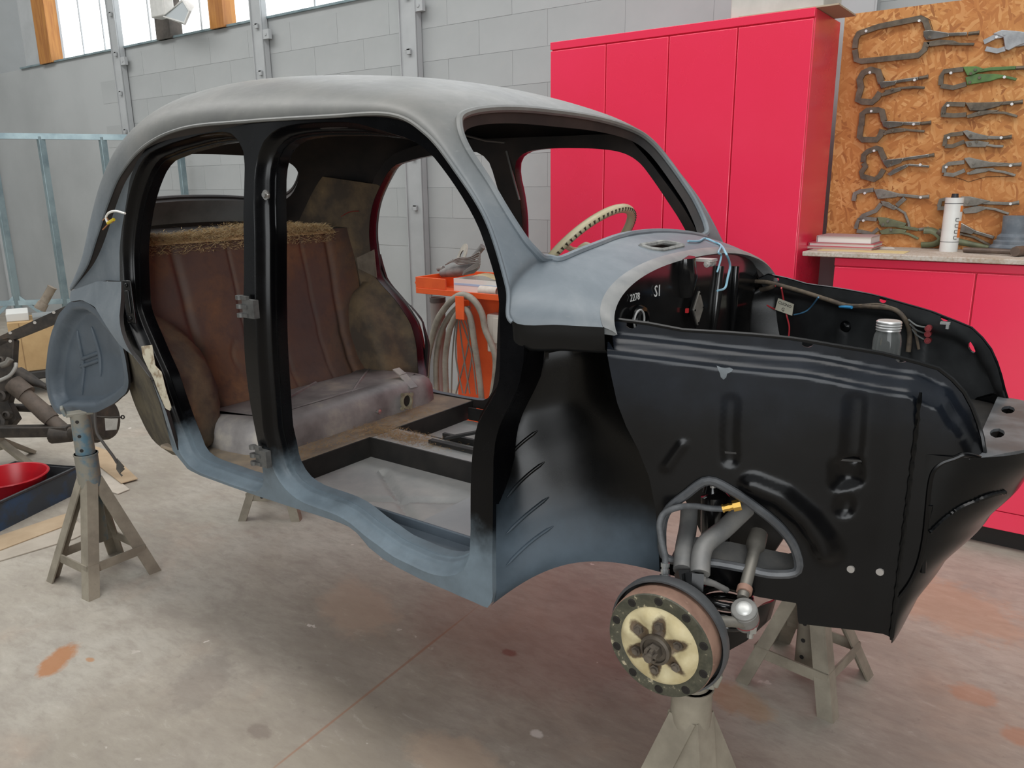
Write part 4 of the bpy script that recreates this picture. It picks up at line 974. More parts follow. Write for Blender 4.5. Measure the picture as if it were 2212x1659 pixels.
# jar standing in the compartment
jc = atY(1918, 722, 0.03); jb = V(jc.x, jc.y, 0.957); jar = empty('glass_jar', jb, 'small glass jar with a silver screw lid standing in the front compartment', 'jar')
m, nt, b = newmat('jar_glass'); b.inputs['Base Color'].default_value = (0.75, 0.78, 0.76, 1); b.inputs['Roughness'].default_value = 0.06; b.inputs['Transmission Weight'].default_value = 0.92; b.inputs['IOR'].default_value = 1.3
JH = atY(1918, 692, 0.03).z - 0.957; r = 0.0285; zl_ = JH - 0.021
MB().lathe([(0, 0), (r * .95, 0), (r, 0.006), (r, zl_ - 0.022), (r * .93, zl_ - 0.010), (r * .80, zl_ - 0.002), (r * .80, zl_ + 0.004)], jb, (0, 0, 1), 28).build('glass', m, jar, 50)
MB().lathe([(0, 0.004), (r * .93, 0.004), (r * .93, zl_ * .62), (0, zl_ * .62)], jb, (0, 0, 1), 24).build('contents', paint('dark_contents', (58, 50, 40), (38, 34, 28), 0.6, scale=60), jar, 50)
lid = MB(); pr = [(0, JH), (r * .80, JH), (r * .88, JH - 0.002)]
for k in range(3): zz = JH - 0.004 - 0.0055 * k; pr += [(r * .90, zz), (r * .86, zz - 0.003)]
lid.lathe(pr + [(r * .88, zl_)], jb, (0, 0, 1), 28).build('lid', paint('tin_lid', (206, 206, 204), (190, 190, 188), 0.35, 0.6, scale=30), jar, 30)

# ================================================================== pressings on the near inner wing
def bayp(px, py, out=0.0):
    p = onbay(px, py); return bay(p.x, p.y) + V(0, -out, 0)
mb = MB()
for x, y in ((1838, 1229), (1901, 1235)): p = bayp(x, y); mb.cyl(p + V(0, 0.002, 0), p + V(0, -0.003, 0), 0.007, 12)
mb.build('bare_stud', paint('bare_bolt', (176, 172, 168), None, 0.4, 0.5), car)
fpn = [onbay(x, y) for x, y in ((1549, 789), (1562, 795), (1583, 793), (1586, 801), (1572, 806), (1568, 820), (1559, 819), (1556, 806))]
v1, f1 = panel(fpn, [], 0.008, lambda x, z: bay(x, z) + V(0, -0.002, 0)); solid(v1, f1, 0.003, (0, 0, 0), toward=lambda p: V(p.x, 0, p.z)).build('filler_smear', paint('grey_filler', (116, 122, 126), (96, 102, 106), 0.7, scale=30), car)
# groove panel lines on the nose
mb = MB(); 
for (pts, w) in ((((2008, 1090), (2000, 1140), (1993, 1235)), 0.006),):
    mb.tube([atY(x, y, -0.272 + 0.01 * i) for i, (x, y) in enumerate(pts)], w, 8)
mb.build('pressed_rib', M['black'], car, 60)

# ================================================================== near front suspension
steel = paint('grey_satin_steel', (112, 112, 111), (132, 130, 126), 0.5, 0.15, scale=14); oldsteel = paint('worn_steel', (128, 124, 116), (98, 94, 88), 0.5, 0.5, scale=14)
dc = atY(1424, 1394, -0.602); AX = V(0.02, -1, -0.02).normalized()
rustd = paint('rusty_drum', (140, 110, 94), (118, 90, 76), 0.75, scale=18, bmp=0.2, c3=(160, 132, 114))
drum = MB(); R = 0.103
drum.lathe([(R * .985, 0.0), (R, -0.004), (R * 1.0, -0.040), (R * .985, -0.045)], dc, AX, 56); dr = drum.build('brake_drum', rustd, car, 40)
def face_mat():
    m, nt, b = newmat('flaking_drum_face'); v = coords(nt); n = noise(nt, v, 55, 6, 0.7); c = ramp(nt, n, [(0.4, lin((62, 62, 50))), (0.60, lin((80, 78, 64))), (0.645, lin((170, 160, 134)))])
    nt.links.new(c, b.inputs['Base Color']); b.inputs['Roughness'].default_value = 0.6; return m
fm = face_mat()
MB().lathe([(R * .985, 0.0), (R * .97, 0.003), (R * .76, 0.003), (R * .74, 0.002)], dc, AX, 56).build('drum_rim', fm, dr, 40)
def hub_mat():
    m, nt, b = newmat('cream_flaked_hub'); t = nt.nodes.new('ShaderNodeTexCoord'); s_ = nt.nodes.new('ShaderNodeSeparateXYZ'); nt.links.new(t.outputs['Object'], s_.inputs[0])
    n1 = noise(nt, t.outputs['Object'], 45, 6, 0.7); n2 = noise(nt, t.outputs['Object'], 16, 4)
    a = math_(nt, 'ARCTAN2', s_.outputs[2], s_.outputs[0]); cs = math_(nt, 'COSINE', math_(nt, 'MULTIPLY_ADD', a, 6, HUBPH)); r2 = math_(nt, 'ADD', math_(nt, 'MULTIPLY', s_.outputs[2], s_.outputs[2]), math_(nt, 'MULTIPLY', s_.outputs[0], s_.outputs[0])); r = math_(nt, 'SQRT', r2)
    k = math_(nt, 'MULTIPLY_ADD', cs, 0.45, 0.0); k = math_(nt, 'ADD', k, math_(nt, 'MULTIPLY_ADD', r, -25.0, 1.42)); k = math_(nt, 'ADD', k, math_(nt, 'MULTIPLY_ADD', n1, 0.7, -0.35)); k = math_(nt, 'ADD', k, math_(nt, 'MULTIPLY_ADD', n2, 0.6, -0.3))
    c = ramp(nt, n2, [(0.35, lin((206, 194, 156))), (0.65, lin((178, 162, 120)))]); d = ramp(nt, n1, [(0.4, lin((74, 60, 46))), (0.65, lin((104, 86, 62)))])
    nt.links.new(mixc(nt, ramp(nt, k, [(0.12, (0, 0, 0, 1)), (0.34, (1, 1, 1, 1))]), c, d), b.inputs['Base Color']); b.inputs['Roughness'].default_value = 0.55; return m
_u = AX.orthogonal().normalized(); _w = AX.cross(_u); _a = 2 * PI * 0.5 / 6 + 0.2; _q = _u * math.cos(_a) + _w * math.sin(_a); HUBPH = -6 * math.atan2(_q.z, _q.x); cm = hub_mat()
cf = MB(); n = 72; u_ = AX.orthogonal().normalized(); w_ = AX.cross(u_); V_ = []; rad = [0.74, 0.66, 0.55, 0.44, 0.34, 0.26]
for r in rad:
    for k in range(n):
        a = 2 * PI * k / n; lob = 0.5 + 0.5 * math.cos(6 * a); h = {0.74: 0.002, 0.66: 0.006, 0.55: 0.012, 0.44: 0.013, 0.34: 0.011, 0.26: 0.012}[r] + (0.006 * lob if r in (0.66, 0.55) else 0) - (0.006 * (1 - lob) if r in (0.55, 0.44, 0.34) else 0)
        V_.append(dc + (u_ * math.cos(a) + w_ * math.sin(a)) * (R * r) + AX * h)
F_ = [(i * n + k, i * n + (k + 1) % n, (i + 1) * n + (k + 1) % n, (i + 1) * n + k) for i in range(len(rad) - 1) for k in range(n)]
cf.add(V_, F_).build('hub_face', cm, dr, 50, origin=dc)
hubm = paint('dark_hub', (74, 66, 58), (98, 90, 80), 0.5, 0.4, scale=30)
MB().lathe([(R * .28, 0.008), (R * .28, 0.020), (R * .23, 0.022), (R * .22, 0.017), (R * .12, 0.017), (0, 0.017)], dc, AX, 32).build('hub_boss', hubm, dr, 35)
nutm = paint('dull_nut', (124, 116, 106), (96, 88, 80), 0.45, 0.6, scale=40)
nt2 = MB(); nt2.tube([dc + AX * 0.017, dc + AX * 0.034], R * .145, 6)
for k in range(6): a = 2 * PI * k / 6 + 0.5; q = dc + (u_ * math.cos(a) + w_ * math.sin(a)) * R * .10; nt2.box(q + AX * 0.038, (0.006, 0.010, 0.006))
nt2.tube([dc + AX * 0.03, dc + AX * 0.05], R * .075, 12); nt2.build('castle_nut', nutm, dr, 30)
for k in range(6):
    a = 2 * PI * (k + 0.5) / 6 + 0.2; q = dc + (u_ * math.cos(a) + w_ * math.sin(a)) * R * .44; b_ = MB(); b_.tube([q + AX * 0.002, q + AX * 0.013], 0.0095, 6); b_.tube([q + AX * 0.013, q + AX * 0.017], 0.0055, 8); b_.build('wheel_stud_nut', nutm, dr, 30)
for k in range(10):
    a = 2 * PI * (k + 0.3) / 10; q = dc + (u_ * math.cos(a) + w_ * math.sin(a)) * R * .87; b_ = MB(); b_.lathe([(0.0, 0.0035), (0.0045, 0.0035), (0.006, 0.0045), (0.0085, 0.003)], q, AX, 10); b_.build('rim_bolt_hole', [paint('dark_bolt_hole', (30, 26, 22), None, 0.9)] if k == 0 else [bpy.data.materials['dark_bolt_hole']], dr, 30)
bp = MB(); bp.lathe([(0.02, -0.070), (R * .9, -0.066), (R * 1.06, -0.060), (R * 1.10, -0.052), (R * 1.11, -0.036), (R * 1.095, -0.030), (R * 1.06, -0.030), (R * 1.05, -0.05)], dc, AX, 56); bp.build('backing_plate', paint('dark_grey_backplate', (66, 68, 70), (82, 83, 84), 0.5, scale=14), car, 40)
# kingpin carrier and upper wishbone
ap = atY(1497, 1225, -0.475); k0 = atY(1505, 1270, -0.50)
mb = MB(); w1 = spline([atY(1489, 1100, -0.33), atY(1486, 1140, -0.37), atY(1478, 1185, -0.43), atY(1474, 1232, -0.475)], 14); w2 = spline([atY(1612, 1098, -0.31), atY(1565, 1142, -0.37), atY(1520, 1182, -0.43), atY(1512, 1240, -0.475)], 14)
mb.tube(w1, [0.018] * 15, 12); mb.tube(w2, [0.019] * 15, 12); 
web = [w1[7 + i] for i in range(8)]; web2 = [w2[7 + i] for i in range(8)]; mb.rings([[web[i].lerp(web2[i], t / 4) + V(0, 0.004, 0) for i in range(8)] for t in range(5)], closed=False); mb.build('upper_wishbone', steel, car, 50)
mb = MB(); mb.bar(atY(1477, 1235, -0.478), atY(1482, 1262, -0.49), 0.03, 0.03); mb.bar(atY(1508, 1238, -0.478), atY(1506, 1275, -0.49), 0.022, 0.04); mb.tube([atY(1490, 1245, -0.48), atY(1500, 1300, -0.51), atY(1500, 1350, -0.52)], [0.022, 0.018, 0.022], 12); mb.build('stub_axle_carrier', M['black'], car, 40)
mb = MB(); mb.tube([atY(1508, 1250, -0.475), atY(1545, 1262, -0.45), atY(1570, 1275, -0.42)], [0.009, 0.006, 0.006], 10); mb.tube([atY(1510, 1250, -0.477), atY(1516, 1252, -0.472)], 0.012, 8); mb.build('wishbone_pin', steel, car, 40)
# damper tower behind
mb = MB(); mb.tube([atY(1540, 1035, -0.28), atY(1540, 1062, -0.28)], [0.012, 0.022], 16); mb.tube([atY(1540, 1062, -0.28), atY(1545, 1072, -0.28), atY(1545, 1180, -0.29)], [0.020, 0.030, 0.030], 20); mb.build('damper', M['gloss_black'], car, 40)
MB().tube([atY(1540, 1040, -0.30), atY(1540, 1053, -0.30)], 0.006, 8).build('damper_nut', paint('light_nut', (190, 188, 184), None, 0.4, 0.5), car)
# inner box member across the opening
bl_ = [bayp(x, y) for x, y in ((1445, 1212), (1500, 1213), (1560, 1216), (1630, 1231), (1690, 1243), (1714, 1238), (1727, 1222))]
mb = MB(); mb.rings([[p + V(0, 0.002, 0.0) for p in bl_], [p + V(-0.012, 0.075, 0.012) for p in bl_], [p + V(-0.012, 0.080, 0.004) for p in bl_]], closed=False); mb.build('cross_member', steel, car, 40)
tw_ = [atY(x, y, -0.23) for x, y in ((1470, 1060), (1530, 1030), (1640, 1085), (1700, 1140), (1690, 1165), (1650, 1225), (1560, 1235), (1535, 1200), (1500, 1120))]
MB().prism(tw_, (0, 0.03, 0)).build('suspension_tower', M['well'], car, 30)
# coil spring
sp0 = atY(1565, 1265, -0.40); hel = [sp0 + V(0.050 * math.cos(t), 0.050 * math.sin(t), -0.022 * t / PI / 2) for t in [i * PI / 12 for i in range(0, 84)]]
MB().tube(hel, 0.0085, 8).build('coil_spring', M['gloss_black'], car, 60)
# track rod with ball joint
tr0 = atY(1637, 1158, -0.32); tr1 = atY(1604, 1292, -0.455)
mb = MB(); mb.tube([tr0 + (tr0 - tr1) * 0.05, tr0, tr0.lerp(tr1, 0.18), tr0.lerp(tr1, 0.26), tr0.lerp(tr1, 0.85), tr1], [0.018, 0.0185, 0.019, 0.0115, 0.0115, 0.0105], 14); mb.build('track_rod', oldsteel, car, 40)
MB().tube([tr0.lerp(tr1, 0.84), tr0.lerp(tr1, 0.92)], 0.0145, 14).build('lock_collar', paint('rusty_collar', (150, 116, 100), None, 0.6), car)
bj = atY(1609, 1326, -0.47); up = (CAM - bj).normalized() * 0.6 + V(-0.1, -0.2, 0.8); up.normalize()
mb = MB(); mb.lathe([(0, 0.020), (0.021, 0.020), (0.0235, 0.018), (0.0235, 0.013), (0.0245, 0.012), (0.0245, -0.022), (0.0225, -0.032), (0.017, -0.038), (0, -0.038)], bj, up, 28); mb.build('ball_joint', paint('grey_ball_joint', (112, 111, 108), (130, 128, 124), 0.5, 0.1, scale=20), car, 40)
MB().lathe([(0, 0.0255), (0.008, 0.025), (0.013, 0.023), (0.0150, 0.0202)], bj, up, 24).build('joint_cap', paint('bright_cap', (206, 206, 202), None, 0.4, 0.3), car, 60)
MB().lathe([(0.0248, -0.016), (0.0252, -0.018), (0.0248, -0.020)], bj, up, 24).build('red_ring', paint('dull_red_ring', (140, 62, 66), None, 0.5), car)
n0 = atY(1622, 1350, -0.465); mb = MB(); mb.tube([n0 + V(0, 0, 0.02), n0], 0.011, 10); mb.tube([n0, n0 - V(0, 0, 0.013)], 0.0125, 6); mb.tube([n0 - V(0, 0, 0.013), n0 - V(0, 0, 0.026)], 0.006, 8); mb.build('joint_nut', paint('zinc_nut', (170, 170, 166), None, 0.35, 0.7), car, 30)
mb = MB(); mb.tube([atY(1545, 1343, -0.52), atY(1580, 1343, -0.50), atY(1618, 1345, -0.468)], [0.012, 0.010, 0.012], 10); mb.build('steering_arm', oldsteel, car, 50)
mb = MB(); la = [atY(x, y, -0.46 + 0.0012 * (x - 1535)) for x, y in ((1535, 1345), (1580, 1352), (1640, 1310), (1668, 1300), (1655, 1345), (1612, 1385), (1570, 1408), (1538, 1420))]
mb.prism(la, (0.0, 0.03, -0.006)); mb.build('lower_arm', M['black'], car, 30)
# brake hose
hz = spline([atY(1437, 1222, -0.525), atY(1436, 1200, -0.52), atY(1428, 1165, -0.51), atY(1425, 1130, -0.50), atY(1436, 1108, -0.48), atY(1465, 1096, -0.46), atY(1500, 1093, -0.43), atY(1535, 1098, -0.41), atY(1564, 1099, -0.40)], 60)
MB().tube(hz, 0.0062, 10).build('brake_hose', paint('black_rubber_hose', (70, 72, 74), (88, 90, 92), 0.6, scale=40), car, 60)
mb = MB(); a, b = atY(1437, 1216, -0.525), atY(1436, 1262, -0.535)
for t0_, t1_, r in ((0, .18, .0085), (.18, .3, .007), (.3, .5, .0085), (.5, .56, .007), (.56, .78, .0105)): mb.tube([a.lerp(b, t0_), a.lerp(b, t1_)], r, 10)
mb.build('hose_end', paint('zinc_plated', (196, 198, 198), None, 0.25, 0.9), car, 30)
MB().tube([a.lerp(b, .78), b], 0.009, 6).build('hose_nut', paint('old_brass', (150, 128, 96), None, 0.4, 0.6), car, 30)
mb = MB(); a, b = atY(1560, 1099, -0.40), atY(1600, 1090, -0.385)
for t0_, t1_, r in ((0, .1, .0085), (.1, .3, .007), (.3, .42, .0082), (.42, .58, .007), (.58, 1, .0115)): mb.tube([a.lerp(b, t0_), a.lerp(b, t1_)], r, 8)
mb.build('brass_fitting', paint('yellow_brass', (206, 166, 84), None, 0.3, 0.85), car, 30)

# ================================================================== axle stands
standm = paint('dusty_grey_paint', (126, 118, 104), (150, 142, 126), 0.75, scale=9, c3=(112, 104, 92)); bluem = paint('worn_blue_paint', (82, 114, 130), (132, 128, 116), 0.6, scale=13, lo=0.36, hi=0.5)
def stand(feet, zc0, zc1, zh, label, rc=0.034, legw=0.036, tubem=None, brace=0.10, ztube=0.16, braces=True, wide=1.0, tilt=V(0, 0, 0)):
    c = sum(feet, V(0, 0, 0)) / 4; root = empty('axle_stand', V(c.x, c.y, 0), label, 'axle stand', 'axle stands')
    top = V(c.x, c.y, zc0); legs = []
    for k, f in enumerate(feet):
        d = V(f.x - c.x, f.y - c.y, 0).normalized(); a = top + d * rc * 0.75 + V(0, 0, 0.0); b = V(f.x, f.y, 0); sd = V(-d.y, d.x, 0)
        mb = MB(); th = 0.006
        for s in (-1, 1):       # an angle iron: two flats meeting on the outer edge
            o_ = (sd * s - d).normalized() * legw
            pa, pb = a + d * 0.010, b
            nrm = (pb - pa).cross(o_).normalized() * th
            mb.add([pa, pa + o_, pb + o_, pb, pa + nrm, pa + o_ + nrm, pb + o_ + nrm, pb + nrm], [(0, 1, 2, 3), (7, 6, 5, 4), (0, 4, 5, 1), (1, 5, 6, 2), (2, 6, 7, 3), (3, 7, 4, 0)])
        for i in range(len(mb.v)):
            if mb.v[i].z < 0.012: mb.v[i].z = 0.0
        mb.build('leg', standm, root, 30); legs.append((a, b))
    if braces:
        P = [a.lerp(b, 1 - brace / max(0.01, zc0)) for a, b in legs]
        for k in range(4): MB().bar(P[k] + V(0, 0, 0), P[(k + 1) % 4], 0.006, 0.034).build('brace', standm, root, 30)
    MB().tube([top + V(0, 0, -0.03), V(c.x, c.y, zc1)], rc, 24).tube([V(c.x, c.y, zc1 - 0.006), V(c.x, c.y, zc1)], rc * 1.06, 24).build('collar', tubem or standm, root, 35)
    tb = MB().tube([V(c.x, c.y, ztube), V(c.x, c.y, zh) + tilt], rc * 0.84, 24).build('tube', tubem or standm, root, 35)
    hd = (CAM - c); hd.z = 0; hd.normalize(); sdv = V(-hd.y, hd.x, 0)
    for z in [ztube + 0.04 + 0.055 * i for i in range(int((zh - ztube) / 0.055))]:
        q = V(c.x, c.y, z) + (hd * 0.93 - sdv * 0.35) * rc * 0.835 + tilt * ((z - ztube) / (zh - ztube)); MB().cyl(q, q + (hd * 0.93 - sdv * 0.35) * 0.0015, 0.0065, 10).build('pin_hole', M['dark_gap'], tb)
    hb_ = MB(); u = sdv
    hb_.bar(V(c.x, c.y, zh) - u * 0.045 + tilt, V(c.x, c.y, zh) + u * 0.045 + tilt, 0.05, 0.012)
    for s in (-1, 1): hb_.bar(V(c.x, c.y, zh) + u * 0.045 * s + tilt, V(c.x, c.y, zh + 0.03) + u * 0.055 * s + tilt, 0.05, 0.012, up=tuple(u))
    hb_.build('saddle', bluem, root, 30, bevel=0.003); return root
F0 = lambda pts: [atZ(x, y, 0) for x, y in pts]
rl = F0([(190, 1300), (103, 1254), (256, 1190), (346, 1233)]); cc = sum(rl, V(0, 0, 0)) / 4
zz = lambda px, py: atY(px, py, cc.y).z
stand(rl, zz(190, 1030), zz(184, 978), zz(175, 893), 'axle stand with worn blue tube under the rear wheelhouse', tubem=bluem, rc=0.040, legw=0.042, ztube=0.15)
ff = F0([(1795, 1562), (1590, 1468), (1682, 1380), (1886, 1460)]); stand(ff, 0.36, 0.42, 0.60, 'grey axle stand on the far side below the nose of the car', rc=0.036, legw=0.040, ztube=0.045)
a, b = atZ(515, 1125, 0), atZ(645, 1127, 0); pv = V(-(b - a).y, (b - a).x, 0); stand([a, b, b + pv, a + pv], 0.36, 0.42, 0.62, 'grey axle stand mostly hidden behind the rear door sill', rc=0.036, legw=0.036, ztube=0.14)
nc = atY(1494, 1505, -0.40); nc0 = V(nc.x, nc.y, 0); nf = [nc0 + V(math.cos(math.radians(t)), math.sin(math.radians(t)), 0) * 0.19 for t in (306, 216, 126, 36)]
stand(nf, nc.z - 0.035, nc.z + 0.03, nc.z + 0.045, 'dusty axle stand in the foreground under the brake drum', rc=0.043, legw=0.062, ztube=0.24, brace=0.09)
# ================================================================== red cupboards, worktop, board
def at(px, py, depth): return CAM + ray(px, py) * depth
OY = CY + 0.425
tl = atY(1189, 91, CY); trr = atY(1762, 16, CY); cx0, cx1, cz = tl.x, trr.x, (tl.z + trr.z) / 2
cab_ = empty('tall_cupboard', V((cx0 + cx1) / 2, CY + 0.19, 0), 'tall red enamelled metal cupboard with folding doors against the wall', 'cupboard')
MB().box(((cx0 + cx1) / 2, CY + 0.20, (cz + 0.08) / 2), (cx1 - cx0, 0.375, cz - 0.08)).build('body', M['red'], cab_, bevel=0.004)
MB().box(((cx0 + cx1) / 2, CY + 0.19, 0.04), (cx1 - cx0 - 0.06, 0.33, 0.08)).build('plinth', M['dark_gap'], cab_)
zt_ = atY(1500, 71, CY).z
MB().box(((cx0 + cx1) / 2, CY + 0.006, (cz + zt_) / 2 + 0.002), (cx1 - cx0, 0.016, cz - zt_ - 0.004)).build('top_fascia', M['red'], cab_, bevel=0.002)
dx = [cx0, atY(1310, 96, CY).x, atY(1446, 77, CY).x, atY(1595, 59, CY).x, cx1]
for a, b in zip(dx, dx[1:]): MB().box(((a + b) / 2, CY + 0.004, (zt_ + 0.10) / 2), (b - a - 0.005, 0.016, zt_ - 0.10 - 0.004)).build('door', M['red'], cab_, bevel=0.003)
# worktop and base cupboard
wz1 = atY(1735, 543, CY).z; wz0 = atY(1735, 553, CY).z; wx0 = atY(1733, 548, CY).x
def chip():
    m, nt, b = newmat('worn_chipboard'); v = coords(nt); n = noise(nt, v, 6, 7, 0.65); n2 = noise(nt, v, 120, 3)
    c = ramp(nt, n, [(0.35, lin((172, 160, 146))), (0.6, lin((196, 188, 178)))]); c = mixc(nt, ramp(nt, n2, [(0.45, (0, 0, 0, 1)), (0.62, (0.5, 0.5, 0.5, 1))]), c, lin((150, 122, 92)))
    nt.links.new(c, b.inputs['Base Color']); b.inputs['Roughness'].default_value = 0.8; return m
wt = MB().box((wx0 + 1.1, (CY + OY) / 2, (wz0 + wz1) / 2), (2.2, OY - CY, wz1 - wz0)).build('worktop', chip(), None, bevel=0.003); tag(wt, 'long chipboard worktop on the low red cupboard', 'worktop')
bz1 = wz0 - 0.002; bx0 = atY(1802, 562, CY + 0.02).x; bz0 = 0.09
base = empty('base_cupboard', V(bx0 + 1.0, CY + 0.2, 0), 'low red metal cupboard under the worktop', 'cupboard')
MB().box((bx0 + 1.0, CY + 0.225, (bz0 + bz1) / 2), (2.0, 0.37, bz1 - bz0)).build('body', M['red'], base, bevel=0.003)
MB().box((bx0 + 1.0, CY + 0.24, bz0 / 2), (1.9, 0.30, bz0)).build('plinth', M['dark_gap'], base)
zd = atY(1803, 575, CY + 0.02).z; xd_ = atY(2108, 600, CY + 0.02).x; zk = atY(2138, 1102, CY + 0.02).z
MB().box((bx0 + 1.0, CY + 0.034, (bz1 + zd) / 2), (2.0, 0.014, bz1 - zd - 0.004)).build('top_rail', M['red'], base, bevel=0.002)
for a, b in ((bx0, xd_), (xd_, bx0 + 2.0)): MB().box(((a + b) / 2, CY + 0.032, (zd + zk) / 2), (b - a - 0.005, 0.016, zd - zk - 0.004)).build('door', M['red'], base, bevel=0.003)
MB().box((bx0 + 1.0, CY + 0.034, (bz0 + zk) / 2), (2.0, 0.014, zk - bz0 - 0.002)).build('kick_rail', M['red'], base, bevel=0.002)
def osb():
    m, nt, b = newmat('strand_board'); v = coords(nt); w = noise(nt, v, 9, 3, 0.5)
    def flake(ang, lx, lz, seed):
        t = nt.nodes.new('ShaderNodeTexCoord'); mp = nt.nodes.new('ShaderNodeMapping'); mp.vector_type = 'TEXTURE'; mp.inputs['Rotation'].default_value = (0, ang, 0); mp.inputs['Scale'].default_value = (lx, 1.0, lz); mp.inputs['Location'].default_value = (seed, 0, seed * 0.7)
        dv = nt.nodes.new('ShaderNodeVectorMath'); dv.operation = 'MULTIPLY_ADD'; nz = nt.nodes.new('ShaderNodeTexNoise'); nz.inputs['Scale'].default_value = 14; nt.links.new(t.outputs['Object'], nz.inputs['Vector']); nt.links.new(nz.outputs['Color'], dv.inputs[0]); dv.inputs[1].default_value = (0.03, 0, 0.03); nt.links.new(t.outputs['Object'], dv.inputs[2]); nt.links.new(dv.outputs[0], mp.inputs[0])
        vo = nt.nodes.new('ShaderNodeTexVoronoi'); vo.inputs['Scale'].default_value = 1.0; nt.links.new(mp.outputs[0], vo.inputs['Vector']); sp = nt.nodes.new('ShaderNodeSeparateColor'); nt.links.new(vo.outputs['Color'], sp.inputs[0]); return sp.outputs[0], sp.outputs[1]
    fl_ = [flake(0.5, 0.055, 0.011, 0.0), flake(-0.65, 0.06, 0.012, 3.1), flake(1.35, 0.05, 0.010, 7.7)]
    mx = mixc(nt, math_(nt, 'GREATER_THAN', fl_[1][1], 0.55), fl_[0][0], fl_[1][0]); mx = mixc(nt, math_(nt, 'GREATER_THAN', fl_[2][1], 0.72), mx, fl_[2][0])
    c = ramp(nt, mx, [(0.0, lin((150, 92, 44))), (0.15, lin((180, 118, 60))), (0.6, lin((198, 138, 76))), (1.0, lin((218, 166, 106)))])
    c = mixc(nt, ramp(nt, noise(nt, v, 2.5, 5), [(0.40, (0.5, 0.5, 0.5, 1)), (0.62, (0, 0, 0, 1))]), c, lin((178, 108, 52)))
    nt.links.new(c, b.inputs['Base Color']); b.inputs['Roughness'].default_value = 0.65; bump(nt, b, mx, 0.2, 0.002); return m
ot0 = atY(1818, 44, OY).z; ox0 = atY(1785, 500, OY).x
ot1 = atY(2080, 0, OY).z; ob = MB().box((ox0 + 1.0, OY + 0.009, (wz1 - 0.02 + ot1) / 2), (2.0, 0.018, ot1 - wz1 + 0.02)).build('strand_board', osb(), None); tag(ob, 'orange strand board tool panel hung with locking clamps', 'board')
# carton on the tall cupboard
MB_ = MB(); a = atY(1578, 30, CY + 0.03); b = atY(1790, 15, CY + 0.10)
bx = empty('carton', V((a.x + b.x) / 2, CY + 0.16, cz), 'flat pale carton lying on top of the tall red cupboard', 'box')
MB().box(((a.x + b.x) / 2, CY + 0.16, cz + 0.075), (b.x - a.x, 0.26, 0.145)).build('body', paint('pale_card', (196, 194, 186), (182, 180, 172), 0.8, scale=8), bx, bevel=0.004)
MB().box(((a.x + b.x) / 2 + 0.05, CY + 0.16, cz + 0.004), (b.x - a.x + 0.02, 0.28, 0.006)).build('flap', paint('brown_card', (176, 160, 138), None, 0.8), bx)

# ------------------------------------------------------------------ locking clamps on the board
gunm = paint('oily_clamp_steel', (120, 110, 96), (92, 84, 74), 0.42, 0.55, scale=24); bright = paint('chromed_clamp_steel', (178, 174, 168), (140, 134, 126), 0.25, 0.85, scale=18); greenp = paint('green_clamp_paint', (92, 128, 66), (74, 104, 60), 0.5, scale=22); oliv = paint('olive_clamp_paint', (116, 122, 92), (96, 100, 78), 0.5, 0.2, scale=22); greyc = paint('grey_clamp_steel', (138, 134, 126), (112, 108, 100), 0.45, 0.4, scale=24); silver = paint('silver_clamp', (176, 178, 180), (150, 152, 154), 0.35, 0.5, scale=24)
screwm = paint('white_screw', (216, 218, 218), None, 0.4); pen = paint('felt_pen', (60, 42, 30), None, 0.9)
def BP(p, off=0.0): return atY(p[0], p[1], OY - off)
def ribbon(mb, pts, w, t, off):
    # flat steel strip of width w following px points on the board, thickness t standing off the board
    P = [BP(p, off) for p in pts]; n = len(P); A = []; B = []
    for i in range(n):
        d = (P[min(n - 1, i + 1)] - P[max(0, i - 1)]); d.y = 0; d.normalize(); nn = V(-d.z, 0, d.x) * (w / 2 if not isinstance(w, list) else w[i] / 2); A.append(P[i] + nn); B.append(P[i] - nn)
    tv = V(0, -t, 0); ring = [A, [p + tv for p in A], [p + tv for p in B], B]
    vs_ = [p for i in range(n) for p in (ring[0][i], ring[1][i], ring[2][i], ring[3][i])]; fs = [(i * 4 + k, i * 4 + (k + 1) % 4, (i + 1) * 4 + (k + 1) % 4, (i + 1) * 4 + k) for i in range(n - 1) for k in range(4)] + [(0, 1, 2, 3), tuple(4 * (n - 1) + k for k in (3, 2, 1, 0))]
    mb.add(vs_, fs); return mb
